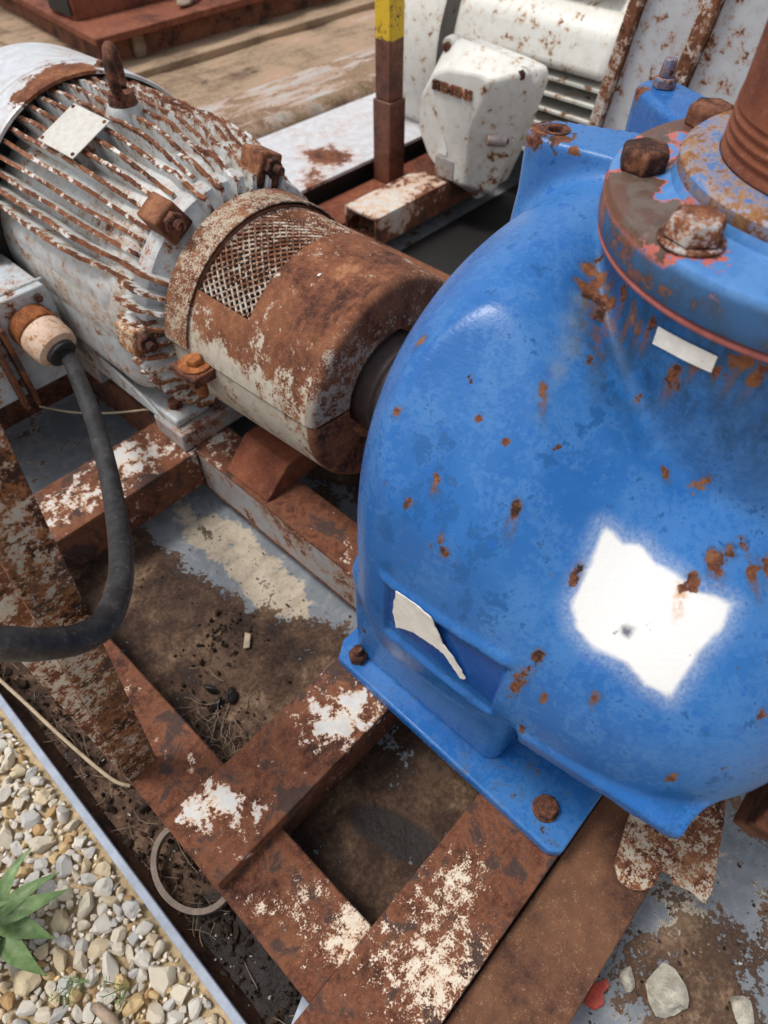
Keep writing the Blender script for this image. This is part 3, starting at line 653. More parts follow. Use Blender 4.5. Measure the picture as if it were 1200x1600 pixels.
wb = thing('white_beam', 'wide white painted steel beam with rust patches behind the brown post', 'beam', (1.6, 1.9, -0.1))
part('top_flange', MB().box(0.9, 3.2, 1.675, 2.09, -0.012, 0.0), M['plank_white'], wb, 0.002)
part('web', MB().box(0.9, 3.2, 1.70, 2.07, -0.11, -0.0125), M['black'], wb)
part('foot_flange', MB().box(0.9, 3.2, 1.66, 2.09, -0.13, -0.1105), M['rust_dark'], wb)

sled = thing('rusty_plate_frame', 'rust red steel plate carrying a hollow box beam at the far end', 'frame', (2.5, 3.9, -0.08))
part('plate', MB().prism([(1.69, 3.335, 0.02), (4.4, 3.40, 0.02), (4.4, 7.6, 0.02), (2.15, 7.6, 0.02)], (0, 0, 0.03)), M['rust_red'], sled, 0.003)
part('box_beam', MB().box(1.775, 4.6, 3.634, 3.866, 0.0505, 0.15), M['rust_red'], sled, 0.004)
part('beam_end', MB().box(1.765, 1.7745, 3.652, 3.848, 0.068, 0.134), M['black'], sled)  # black slab stands in for the shaded hollow of the solid beam
part('skirt', MB().box(1.75, 4.4, 3.41, 3.46, -0.08, 0.0195), M['rust_dark'], sled)
part('skirt', MB().prism([(1.75, 3.461, -0.08), (1.81, 3.461, -0.08), (2.25, 7.5, -0.08), (2.19, 7.5, -0.08)], (0, 0, 0.0995)), M['rust_dark'], sled)
part('lug', MB().box(1.90, 1.96, 3.382, 3.408, -0.075, 0.015), M['deck'], sled, 0.004)
def lump(c, sx, sy, sz, seed, rot=0):
    vs, fs = stone_mesh(seed, 3, 0.75); mb = MB(); Mx = Matrix.LocRotScale(Vector(c), __import__('mathutils').Euler((0, 0, rot)), Vector((sx, sy, sz)))
    return mb.add([Mx @ v for v in vs], fs)
drift = part('driftwood', lump((2.32, 3.48, 0.075), 0.20, 0.10, 0.06, 55, 0.4), M['wood'], None, smooth=50, loc=(2.32, 3.48, 0.05))
tag(drift, 'pale weathered wood scrap lying on the rust red plate', 'wood scrap')

# ------------------------------------------------------------------ skid frame
skid = thing('skid_frame', 'rusty welded steel skid frame under the blue pump with flaking white paint', 'skid', (0.4, 0.4, FZ))
part('rail', MB().box(-0.024, 0.09, 0.1045, 2.7, -0.122, -0.032), M['beam_fleck'], skid, 0.003)
part('cross_beam', MB().box(-0.020, 1.15, 0.285, 0.406, -0.0315, 0.0).box(0.0915, 1.15, 0.287, 0.404, -0.10, -0.0317), M['beam'], skid, 0.002)
part('cross_beam', MB().box(-0.06, 1.15, -0.027, 0.1025, -0.104, 0.0), M['beam_fleck'], skid, 0.003)
part('cross_beam', MB().box(0.0915, 0.4535, 0.962, 1.105, -0.012, 0.0).box(0.0915, 0.4535, 0.966, 1.00, -0.10, -0.0122), M['beam'], skid, 0.002)
part('cross_beam', MB().box(0.0915, 0.4535, 1.45, 1.57, -0.10, 0.0), M['beam'], skid, 0.003)
part('cross_beam', MB().box(-0.10, 0.52, -0.143, -0.0305, -0.046, -0.030).box(-0.10, 0.52, -0.142, -0.125, -0.148, -0.0462), M['lowplate'], skid, 0.002)
part('inner_rail', MB().box(0.455, 0.548, 0.408, 1.9, -0.008, 0.0).box(0.4585, 0.468, 0.408, 1.9, -0.11, -0.0082).box(0.455, 0.548, 0.408, 1.9, -0.118, -0.1102), M['beam'], skid, 0.002)
part('painted_web', MB().box(0.4555, 0.4583, 0.410, 0.96, -0.108, -0.0085), M['grey_side'], skid)
part('inner_rail', MB().box(0.80, 0.90, 0.408, 1.9, -0.118, 0.0), M['beam'], skid, 0.003)
part('gusset', MB().prism([(0.462, 0.745, 0.0005), (0.525, 0.745, 0.062), (0.64, 0.745, 0.062), (0.64, 0.745, 0.0005)], (0, 0.13, 0)), M['rust_red'], skid, 0.003)
part('plinth', MB().box(0.437, 0.90, 0.975, 1.075, 0.0005, 0.046), M['grey_side'], skid, 0.004)
part('plinth', MB().box(0.437, 0.90, 1.30, 1.40, 0.0005, 0.046), M['grey_side'], skid, 0.004)
# angle iron brace standing on the rail
def lean(z): return 0.05*(z+0.02)/0.64
zt = 0.66
leg = MB().prism([(-0.024, 0.5, -0.0315), (0.024, 0.5, -0.0315), (0.024+lean(zt)*1.1, 0.5, zt), (-0.026+lean(zt)*1.1, 0.5, zt)], (0, 0.007, 0))
lg = part('brace', leg, M['leg'], skid, 0.0015)
part('brace_flange', MB().prism([(-0.0245, 0.5025, -0.0315), (-0.0238, 0.5075, 0.36), (-0.018, 0.5075, zt), (-0.0275+lean(zt)*1.1, 0.5025, zt)], (0, 0.005, 0)), M['leg_lit'], lg, 0.0012)

brk = thing('broken_bracket', 'rusty flat bracket with ragged torn ends lying under the pump lip', 'bracket', (0.45, -0.15, -0.03))
pl = [(0.454, -0.069), (0.372, -0.09), (0.358, -0.105), (0.359, -0.123), (0.369, -0.135), (0.387, -0.145), (0.406, -0.14), (0.413, -0.152), (0.405, -0.162), (0.413, -0.182), (0.412, -0.203), (0.431, -0.205), (0.523, -0.179), (0.577, -0.158), (0.62, -0.10), (0.50, -0.05)]
part('plate', MB().prism([(x, y, -0.027) for x, y in pl], (0, 0, 0.006)), M['bracket'], brk, 0.0015)

# ------------------------------------------------------------------ blue pump
pump = thing('pump', 'big blue cast iron pump with rust chips and peeling white sticker', 'pump', (0.70, 0.15, 0.0))
FC = (0.70, 0.10)                     # flange centre
RECT = (0.114, 0.276, 0.282, 0.392)    # label panel on the left wall: y0 y1 z0 z1
FLAT_N = Vector((-0.68, -0.19, 0.71)).normalized()
FLAT_P = Vector((0.376, 0.040, 0.500))-FLAT_N*0.005
def pump_sdf(X, Y, Z):
    dx = np.abs(X-0.68)/0.386
    v = np.where(Y < 0.263, (0.263-Y)/0.421, (Y-0.263)/0.198)
    bk = ss(Y, 0.05, 0.32); zt = 0.357*(0.70+0.30*bk); q = 2.15+0.76*bk
    s = np.where(Z > 0.316, (Z-0.316)/zt, (0.316-Z)/(0.130+0.12*ss(Y, 0.08, 0.15)))
    p = np.where(Y < 0.263, 4.03, 2.09)
    xy = (dx**p+v**p)**(1/p)
    F = ((xy**q+s**q)**(1/q)-1)*0.30
    # facet shaped into the shoulder to catch the sun as glare
    F = -smin(-F, -((X-FLAT_P[0])*FLAT_N[0]+(Y-FLAT_P[1])*FLAT_N[1]+(Z-FLAT_P[2])*FLAT_N[2]), 0.006)
    foot = sbox(X, Y, Z, (0.68, 0.252, 0.13), (0.332, 0.142, 0.13), 0.022)
    F = smin(F, foot, 0.030)
    neck = np.maximum(np.hypot(X-FC[0], Y-FC[1])-(0.192+0.10*np.maximum(0.60-Z, 0)), np.maximum(Z-0.678, 0.36-Z))
    F = smin(F, neck, 0.014)
    # lug arms with flat tops
    for (x0, y0, x1, y1, zt_) in ((0.737, 0.417, 0.775, 0.27, 0.690), (0.942, 0.392, 0.87, 0.27, 0.690)):
        ex, ey = x1-x0, y1-y0; L2 = ex*ex+ey*ey; h_ = np.clip(((X-x0)*ex+(Y-y0)*ey)/L2, 0, 1)
        d2 = np.hypot(X-x0-h_*ex, Y-y0-h_*ey)-(0.033+0.016*h_)-0.10*np.maximum(0.62-Z, 0)
        arm = np.maximum(d2, np.maximum(Z-zt_, 0.54-Z)); arm = np.maximum(arm, (d2+Z-zt_+0.004)*0.707)
        F = smin(F, arm, 0.022)
    F = np.maximum(F, 0.0245-Z)
    F = np.maximum(F, -np.maximum(np.hypot(X-0.737, Y-0.417)-0.0112, 0.672-Z))
    # lip below the label wall
    t = np.clip((0.075-Y)/0.18, 0, 1)
    zc = 0.291+0.004*t
    lip = np.maximum(np.maximum(np.abs(Z-zc)-0.009, 0.297+0.020*t+0.02*np.maximum(-0.082-Y, 0)*10-X), np.maximum(X-0.42, np.maximum(Y-0.075, -0.097-Y)))
    F = smin(F, lip, 0.016)
    # sunk label panel with a raised upper edge
    din = np.minimum(np.minimum(Y-RECT[0], RECT[1]-Y), np.minimum(Z-RECT[2], RECT[3]-0.04*(Y-RECT[0])*0-Z))
    lw = ss(0.40-X, 0.0, 0.02)
    F = F+0.0045*ss(din, -0.001, 0.005)*lw
    zr = RECT[3]+0.004
    F = F-0.0035*(1-ss(np.abs(Z-zr), 0.003, 0.010))*ss(Y, RECT[0]-0.01, RECT[0]+0.01)*(1-ss(Y, RECT[1], RECT[1]+0.012))*lw
    return F
PV, PF = surface_nets(pump_sdf, (0.27, -0.21, 0.0), (1.09, 0.51, 0.72), 0.0052)
px, py_, pz_ = PV.T
RSPOTS = [(0.4463, 0.2178, 0.6032, 0.0055, 0.044), (0.3742, 0.1804, 0.5281, 0.0071, 0.048), (0.3485, 0.256, 0.5245, 0.0055, 0.022), (0.3186, 0.2165, 0.4777, 0.0055, 0.016), (0.3689, 0.3252, 0.5612, 0.0055, 0.014), (0.4254, 0.3452, 0.6037, 0.0075, 0.017), (0.3247, 0.2686, 0.5044, 0.0055, 0.006), (0.4904, 0.097, 0.543, 0.0055, 0.013), (0.5006, 0.0711, 0.5374, 0.006, 0.006), (0.5055, 0.0648, 0.5444, 0.0055, 0.013), (0.3461, 0.3703, 0.1855, 0.0055, 0.016), (0.348, 0.3671, 0.1045, 0.0055, 0.01), (0.3202, 0.0967, 0.4183, 0.008, 0.014), (0.3073, 0.1009, 0.3906, 0.0101, 0.014), (0.3011, 0.1025, 0.3689, 0.009, 0.015), (0.3125, 0.097, 0.4024, 0.0062, 0.014), (0.3082, 0.0732, 0.3822, 0.0055, 0.014), (0.327, 0.0349, 0.4101, 0.0055, 0.013), (0.2973, 0.0787, 0.3134, 0.0055, 0.015), (0.4776, 0.015, 0.5107, 0.0076, 0.013), (0.4608, 0.019, 0.5071, 0.0116, 0.033), (0.4343, 0.025, 0.4988, 0.0075, 0.013), (0.4247, 0.0287, 0.4953, 0.0058, 0.043), (0.4929, -0.0189, 0.5004, 0.0105, 0.036), (0.4741, -0.0127, 0.4989, 0.0081, 0.036), (0.3362, -0.0571, 0.3587, 0.0055, 0.014), (0.4062, -0.0838, 0.425, 0.0055, 0.013), (0.564, 0.2579, 0.6544, 0.0086, 0.085), (0.546, 0.2427, 0.645, 0.0116, 0.107), (0.5479, 0.2298, 0.6394, 0.0122, 0.114), (0.5613, 0.2426, 0.6484, 0.0117, 0.092), (0.5478, 0.2175, 0.6449, 0.0072, 0.075), (0.5248, 0.1784, 0.6505, 0.0057, 0.043), (0.5103, 0.1296, 0.6335, 0.0083, 0.052), (0.5107, 0.1321, 0.6199, 0.0055, 0.042), (0.508, 0.099, 0.6488, 0.0063, 0.017), (0.509, 0.08, 0.6693, 0.0071, 0.013), (0.5105, 0.0694, 0.6697, 0.008, 0.013), (0.3804, 0.1083, 0.494, 0.0055, 0.013), (0.3729, 0.1073, 0.4873, 0.0055, 0.013), (0.3228, 0.225, 0.4886, 0.0055, 0.005), (0.4011, 0.2197, 0.5651, 0.0055, 0.0), (0.3997, 0.2535, 0.5728, 0.0055, 0.0), (0.4181, 0.2788, 0.5972, 0.0055, 0.0), (0.5095, 0.1241, 0.6215, 0.0055, 0.028), (0.5201, 0.1671, 0.6614, 0.0055, 0.048), (0.5308, 0.1907, 0.6583, 0.0057, 0.078), (0.5418, 0.2088, 0.6647, 0.0055, 0.065), (0.5088, 0.1169, 0.6532, 0.0055, 0.04), (0.5085, 0.0863, 0.6599, 0.0055, 0.045), (0.5453, 0.2544, 0.6506, 0.0067, 0.076), (0.5082, 0.0917, 0.6667, 0.0055, 0.012), (0.5012, 0.2025, 0.6127, 0.0055, 0.0), (0.4241, 0.1794, 0.5674, 0.0055, 0.0), (0.5126, 0.1513, 0.5891, 0.0055, 0.022), (0.4927, 0.0105, 0.5127, 0.0055, 0.029), (0.5806, 0.2551, 0.6585, 0.0056, 0.07), (0.5573, 0.2285, 0.656, 0.006, 0.06), (0.5398, 0.2059, 0.6591, 0.0055, 0.051), (0.5296, 0.1885, 0.6533, 0.0055, 0.043), (0.5207, 0.1687, 0.6505, 0.0055, 0.049), (0.5087, 0.1158, 0.6506, 0.0055, 0.033), (0.5103, 0.0703, 0.6579, 0.0055, 0.038), (0.5568, 0.2429, 0.6468, 0.0061, 0.122), (0.5082, 0.0907, 0.6577, 0.0055, 0.026), (0.7391, 0.4355, 0.69, 0.0334, 0.0), (0.709, 0.4277, 0.6887, 0.0182, 0.036), (0.7238, 0.3992, 0.69, 0.018, 0.0), (0.711, 0.3758, 0.6866, 0.0064, 0.0), (0.707, 0.3956, 0.6789, 0.0055, 0.0), (0.9195, 0.412, 0.6883, 0.0147, 0.031)]
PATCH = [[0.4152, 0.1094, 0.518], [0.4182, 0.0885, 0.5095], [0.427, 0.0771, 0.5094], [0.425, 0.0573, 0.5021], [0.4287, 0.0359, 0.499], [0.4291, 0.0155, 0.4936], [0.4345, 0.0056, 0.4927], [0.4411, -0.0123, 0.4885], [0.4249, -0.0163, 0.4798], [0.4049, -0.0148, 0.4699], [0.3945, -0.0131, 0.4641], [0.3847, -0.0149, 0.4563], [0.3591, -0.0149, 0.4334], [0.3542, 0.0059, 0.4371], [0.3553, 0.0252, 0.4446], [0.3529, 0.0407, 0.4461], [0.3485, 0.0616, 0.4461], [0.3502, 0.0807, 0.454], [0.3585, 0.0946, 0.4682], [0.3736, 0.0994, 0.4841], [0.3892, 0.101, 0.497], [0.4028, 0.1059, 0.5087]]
DOT = (0.3713, 0.0439, 0.4642)
DSPOTS = [(0.3249, 0.1772, 0.4687, 0.0294), (0.3348, 0.1959, 0.4931, 0.0219), (0.3383, 0.2317, 0.5082, 0.0245), (0.3237, 0.1589, 0.4557, 0.0184), (0.3486, 0.2496, 0.5228, 0.0276), (0.323, 0.2585, 0.4996, 0.0187), (0.3091, 0.1756, 0.431, 0.0215), (0.3022, 0.1709, 0.3674, 0.0), (0.2998, 0.2248, 0.3246, 0.0219), (0.3002, 0.18, 0.2977, 0.0219), (0.2989, 0.1449, 0.2844, 0.0188), (0.348, 0.1373, 0.1338, 0.0222), (0.4921, 0.178, 0.594, 0.0155), (0.473, 0.174, 0.5852, 0.0118), (0.4518, 0.176, 0.5784, 0.0082), (0.3471, -0.081, 0.3326, 0.0247), (0.3605, -0.088, 0.3637, 0.0179), (0.3323, -0.0616, 0.3141, 0.019), (0.5291, 0.2088, 0.6233, 0.0301), (0.3751, 0.2662, 0.5526, 0.0159), (0.3067, 0.286, 0.4603, 0.0144), (0.299, 0.2788, 0.4183, 0.0136), (0.2962, 0.2865, 0.3222, 0.0151), (0.2991, 0.2373, 0.2868, 0.0183), (0.3002, 0.1984, 0.2884, 0.0179), (0.3414, -0.0787, 0.3107, 0.0253), (0.4136, 0.1775, 0.5598, 0.0105), (0.4052, 0.1364, 0.5277, 0.0094), (0.3566, 0.2901, 0.5413, 0.0161), (0.4238, 0.296, 0.6072, 0.0121), (0.4679, 0.305, 0.6441, 0.0144), (0.5246, 0.2894, 0.6587, 0.0122), (0.3012, 0.2004, 0.4127, 0.0144), (0.338, 0.183, 0.4917, 0.0181), (0.341, 0.21, 0.5047, 0.0182)]
BSPOTS = [(0.5299, 0.2425, 0.6424, 0.0109), (0.5093, 0.2324, 0.6328, 0.0131), (0.4908, 0.2227, 0.6225, 0.013), (0.4653, 0.217, 0.6108, 0.0106), (0.4437, 0.2138, 0.5995, 0.0082), (0.4284, 0.2113, 0.5878, 0.007)]
def attr_sum(lst, down=False):
    r = np.zeros(len(PV))
    for (x, y, z, rd, *rest) in lst:
        g = rest[0] if rest else 1.0; rd = rd*1.35
        d = np.sqrt((px-x)**2+(py_-y)**2+(pz_-z)**2)/rd
        r = np.maximum(r, g*(1-ss(d, 0.0, 1.3)))
    return r
a_rust = np.zeros(len(PV)); a_streak = np.zeros(len(PV))
for (x, y, z, r, l) in RSPOTS:
    P0 = np.array([x, y, z]); d_ = PV-P0
    if l <= 0: a_rust = np.maximum(a_rust, 1-ss(np.linalg.norm(d_, axis=1)/r, 0.0, 1.75)); continue
    g_ = np.array([float(pump_sdf(*(P0+np.eye(3)[i]*4e-3))-pump_sdf(*(P0-np.eye(3)[i]*4e-3))) for i in range(3)]); g_ /= np.linalg.norm(g_)
    dn = np.array([0, 0, -1.0])+g_*g_[2]; dn /= max(1e-6, np.linalg.norm(dn))
    al = d_@dn; lat = np.linalg.norm(d_-al[:, None]*dn, axis=1)
    a_rust = np.maximum(a_rust, 1-ss(np.hypot(lat*1.15, np.where(al > 0, al/2.0, al))/r, 0.0, 1.75))
    a_streak = np.maximum(a_streak, np.where((al > -r) & (al < l*1.3), (1-ss(lat/(r*(0.95+0.25*al/l)), 0.2, 1.3))*(1-ss(al/l, 0.05, 1.15)), 0))
a_lab = ss(np.minimum(np.minimum(py_-RECT[0], RECT[1]-py_), np.minimum(pz_-RECT[2]-0.02-0.25*(RECT[1]-py_)*0, RECT[3]-pz_)), 0.0, 0.004)*(px < 0.36)
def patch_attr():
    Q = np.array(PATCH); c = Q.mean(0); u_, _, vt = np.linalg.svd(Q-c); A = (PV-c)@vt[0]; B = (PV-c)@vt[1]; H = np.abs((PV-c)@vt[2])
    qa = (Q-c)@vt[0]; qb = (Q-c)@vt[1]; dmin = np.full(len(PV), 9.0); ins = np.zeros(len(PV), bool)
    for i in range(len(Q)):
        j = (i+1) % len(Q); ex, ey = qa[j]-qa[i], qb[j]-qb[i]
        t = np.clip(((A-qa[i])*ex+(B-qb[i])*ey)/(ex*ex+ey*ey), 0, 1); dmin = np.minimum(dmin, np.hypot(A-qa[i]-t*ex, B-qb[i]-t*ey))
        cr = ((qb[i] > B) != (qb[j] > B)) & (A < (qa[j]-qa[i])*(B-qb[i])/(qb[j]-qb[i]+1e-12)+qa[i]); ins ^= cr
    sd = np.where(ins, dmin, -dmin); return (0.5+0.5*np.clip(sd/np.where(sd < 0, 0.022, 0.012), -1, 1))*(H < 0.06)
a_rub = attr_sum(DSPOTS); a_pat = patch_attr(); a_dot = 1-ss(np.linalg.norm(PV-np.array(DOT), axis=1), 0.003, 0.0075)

rr = np.hypot(px-FC[0], py_-FC[1])
a_shade_dirt = np.clip(0.9*(1-ss(rr, 0.210, 0.250))*ss(pz_, 0.52, 0.63)*(pz_ < 0.70)*(1-ss(py_, 0.20, 0.29))+attr_sum([(0.565, 0.245, 0.60, 0.05), (0.545, 0.235, 0.56, 0.045, 0.8)]), 0, 1)  # neck darkened for shade under the flange, plus real grime
np_part('casing', PV, PF, M['blue'], pump, True, {'rust': a_rust, 'streak': a_streak, 'label': a_lab, 'rubbed': a_rub, 'dirt': a_shade_dirt, 'bleach': attr_sum(BSPOTS), 'patch': a_pat, 'dot': a_dot})

plp = [(0.345, 0.413), (0.316, 0.396), (0.3085, -0.014), (0.320, -0.028), (0.446, -0.028), (0.446, 0.413)]
bp = part('base_plate', MB().prism([(x, y, 0.001) for x, y in plp], (0, 0, 0.0225)), M['blue_trim'], pump, 0.004, 3)
part('base_plate', MB().box(0.92, 1.06, -0.028, 0.413, 0.001, 0.0235), M['blue_trim'], pump, 0.004)
bb = part('anchor_bolt', MB().hexa((0.338, 0.372, 0.0237), (0, 0, 1), 0.027, 0.016, 0.3).cyl((0.338, 0.372, 0.0395), (0.338, 0.372, 0.055), 0.0075, n=12), M['rust_bolt'], pump, 0.001, loc=(0.338, 0.372, 0.0237))
part('anchor_bolt', MB().cyl((0.350, 0.020, 0.0237), (0.350, 0.020, 0.0262), 0.0185, n=20).hexa((0.350, 0.020, 0.0263), (0, 0, 1), 0.029, 0.017, 0.2), M['rust_bolt'], pump, 0.001)

# discharge flange, gasket, bolts
part('gasket', MB().lathe([(0.0, -0.003), (0.2015, -0.003), (0.203, -0.001), (0.203, 0.0015), (0.2015, 0.003), (0.0, 0.003)], (*FC, 0.6825), (0, 0, 1), 96), M['gasket'], pump, smooth=60)
fl_ = part('discharge_flange', MB().lathe([(0.0, 0), (0.199, 0), (0.2045, 0.003), (0.2055, 0.008), (0.206, 0.032), (0.203, 0.0385), (0.196, 0.0408), (0.158, 0.041), (0.150, 0.044), (0.1465, 0.055), (0.143, 0.0585), (0.118, 0.0605), (0.0, 0.0605)], (*FC, 0.6858), (0, 0, 1), 128), M['flange'], pump, smooth=35)
part('collar', MB().lathe([(0.117, 0.0), (0.1455, 0.0), (0.1475, 0.004), (0.1475, 0.014), (0.143, 0.0185), (0.117, 0.020)], (*FC, 0.734), (0, 0, 1), 96), worn('collar_paint', (0.06, 0.21, 0.52), (0.04, 0.16, 0.42), 0.02, 1.6, None, None, 1, 0.5, 0.7, 0.5, 0.45, 0.8, dirt=(0.38, 0.24, 0.11), dirt_amt=0.5, cols=((0.12, 0.05, 0.02), (0.24, 0.11, 0.04), (0.36, 0.2, 0.09), (0.45, 0.28, 0.15)), halo_col=(0.4, 0.26, 0.14)), pump, smooth=35)
bolt_me = None
for i, ang in enumerate((68, 113, 158, 203, 248, 293, 338, 23)):
    x = FC[0]+0.1755*math.cos(rad(ang)); y = FC[1]+0.1755*math.sin(rad(ang)); z = 0.7269
    if ang == 158:
        mat = worn('bolt_paint', (0.10, 0.22, 0.46), (0.40, 0.42, 0.44), -0.12, 2.2, None, None, 1, 0.8, 1.6, 1.2, 0.6, 1.0, bump=0.9)
        o = part('flange_bolt', MB().cyl((x, y, z), (x, y, z+0.004), 0.027, n=24).hexa((x, y, z+0.0045), (0, 0, 1), 0.042, 0.017, 0.5, dome=0.5), mat, pump, 0.004, 3, label='rounded corroded bolt with traces of blue and white paint')
    elif bolt_me is None:
        mb = MB().hexa((x, y, z), (0, 0, 1), 0.040, 0.019, 0.35)
        bolt_me = part('flange_bolt', mb, M['rust_bolt'], pump, 0.0015, loc=(x, y, z))
    else:
        inst(bolt_me, pump, (x, y, z), (0, 0, 0.5+i))
# lugs: threaded hole and stud
part('bolt_hole', MB().lathe([(0.0, -0.016), (0.0088, -0.016), (0.0088, -0.0015), (0.0100, 0.0004), (0.0165, 0.0006), (0.0165, -0.004)], (0.737, 0.417, 0.6905), (0, 0, 1), 24), M['rust_bolt'], pump, smooth=40)
part('stud', MB().hexa((0.942, 0.392, 0.6905), (0, 0, 1), 0.026, 0.012, 0.1).cyl((0.942, 0.392, 0.7026), (0.942, 0.392, 0.722), 0.0105, 0.008, n=9), worn('stud_paint', (0.03, 0.10, 0.26), (0.10, 0.16, 0.26), -0.02, 2.4, None, None, 1, 0.8, 1.5, 1.5, 0.5, 0.8), pump, 0.0015)
part('bearing_housing', MB().lathe([(0.0, 0), (0.135, 0), (0.135, 0.03), (0.115, 0.04), (0.112, 0.075), (0.10, 0.085), (0.0, 0.085)], (0.66, 0.405, 0.265), (0, 1, 0), 48), M['bracket'], pump, smooth=35)
part('suction_flange', MB().prism([(0.455, -0.172, 0.16), (0.50, -0.172, 0.045), (0.70, -0.172, 0.02), (0.86, -0.172, 0.045), (0.90, -0.172, 0.16), (0.86, -0.172, 0.29), (0.50, -0.172, 0.29)], (0, -0.03, 0)).cyl((0.68, -0.172, 0.16), (0.68, -0.05, 0.18), 0.14, n=40), M['rust_dark'], pump, 0.004)

pipe = thing('discharge_pipe', 'thick rust red vertical pipe screwed into the blue pump flange', 'pipe', (*FC, 0.75))
prof = [(0.1165, 0.0)]
for i in range(4): prof += [(0.1165, 0.004+i*0.0085), (0.1145, 0.007+i*0.0085), (0.1145, 0.0085+i*0.0085), (0.1162, 0.0105+i*0.0085)]
prof += [(0.1150, 0.046), (0.1145, 0.60), (0.105, 0.60), (0.105, 0.0)]
part('pipe_wall', MB().lathe(prof, (*FC, 0.755), (0, 0, 1), 96), M['pipe'], pipe, smooth=35)

# ------------------------------------------------------------------ electric motor
AX, AZ = 0.66, 0.265
motor = thing('motor', 'white rusty electric motor with cooling fins and a lifting eye', 'motor', (AX, 1.25, 0.046))
def axp(r, ang, y): return Vector((AX+r*math.cos(rad(ang)), y, AZ+r*math.sin(rad(ang))))
part('frame', MB().lathe([(0.0, 0), (0.215, 0.0), (0.232, 0.03), (0.236, 0.10), (0.236, 0.455), (0.0, 0.455)], (AX, 1.02, AZ), (0, 1, 0), 96), M['motor'], motor, smooth=35)
def fin_grid(ang, y0, y1, r0, r1f, seed, th0=0.0100, th1=0.0074, ny=44):
    """one wavy cast fin; returns vertices, faces and the 'tip' attribute"""
    r = np.random.default_rng(seed); ys = np.linspace(y0, y1, ny+1); vs = []; at = []
    ph = r.random()*6; jag_ = r.normal(size=ny+1)*0.0013
    fr = (0.0, 0.45, 0.8, 1.0)
    for i, y in enumerate(ys):
        r1 = r1f(y)+jag_[i]+0.001*math.sin(y*70+ph); off = 0.0012*math.sin(y*23+ph)
        for side in (1, -1):
            for q in (fr if side == 1 else fr[::-1]):
                rr_ = r0+(r1-r0)*q; hw = (th0*(1-q)+th1*q)*side*0.5+off*q
                e = Vector((math.cos(rad(ang)), 0, math.sin(rad(ang)))); t_ = Vector((-e.z, 0, e.x))
                vs.append(Vector((AX, y, AZ))+e*rr_+t_*hw); at.append((1.0 if q == 1 else 0.35*q)*(0.7+0.6*r.random())+(0.75*(1-q)**4))
    k = 8; fs = []
    for i in range(ny):
        for j in range(k): fs.append((i*k+j, (i+1)*k+j, (i+1)*k+(j+1) % k, i*k+(j+1) % k))
    fs += [tuple(range(k)), tuple(ny*k+j for j in range(k))[::-1]]
    return vs, fs, at
def fin_part(name, *a, **k):
    vs, fs, at = fin_grid(*a, **k); mb = MB().add(vs, fs); o = part(name, mb, M['fin'], motor, smooth=45)
    al = o.data.attributes.new('tip', 'FLOAT', 'POINT'); al.data.foreach_set('value', np.array(at, np.float32)); return o
def rtip(y): return 0.273-0.047*ss(1.17-y, 0.0, 0.17)
k_ = 0
for ang in np.arange(-60, 241, 5.9):
    k_ += 1
    if 157 < ang < 206: continue
    y1 = 1.474 if ang < 150 else 1.425
    if ang > 206:  fin_part('fin', ang, 1.06, 1.40, 0.228, lambda y: 0.250, k_); continue
    fin_part('fin', ang, 1.022, y1, 0.214, rtip, k_)
# end shield with its short ribs and corner lugs
part('end_shield', MB().lathe([(0.0, 0), (0.150, 0.0), (0.158, 0.012), (0.190, 0.030), (0.206, 0.040), (0.218, 0.044), (0.222, 0.052), (0.222, 0.078), (0.214, 0.082), (0.0, 0.082)], (AX, 0.942, AZ), (0, 1, 0), 96), M['shield'], motor, smooth=35)
for ang in list(np.arange(146, 232, 7.5)):
    fin_part('rib', ang, 0.950, 1.035, 0.15, lambda y: 0.212+0.034*ss(y, 0.945, 0.985), int(ang*3), 0.010, 0.007, 10)
for ang in list(np.arange(60, 106, 9.0)):
    fin_part('rib', ang, 0.962, 1.08, 0.19, lambda y: 0.226+0.022*ss(y, 0.965, 1.04), int(ang*5), 0.011, 0.008, 12)
for ang in (122, 68, 174, 345):
    c = axp(0.237, ang, 0.985); e = (c-Vector((AX, 0.985, AZ))).normalized(); t_ = Vector((-e.z, 0, e.x)); yv = Vector((0, 1, 0))
    q = [c-t_*0.026-e*0.035, c+t_*0.026-e*0.035, c+t_*0.024+e*0.022, c-t_*0.024+e*0.022]
    lug = part('clamp_lug', MB().prism([p-yv*0.016 for p in q], (0, 0.055, 0)), M['rust'] if ang in (122, 68) else M['bracket'], motor, 0.004)
    part('lug_bolt', MB().hexa(c-yv*0.0165, (0, -1, 0), 0.032, 0.012, 0.3+ang).cyl(c-yv*0.029, c-yv*0.044, 0.0085, n=12), M['rust_bolt'], lug, 0.001)
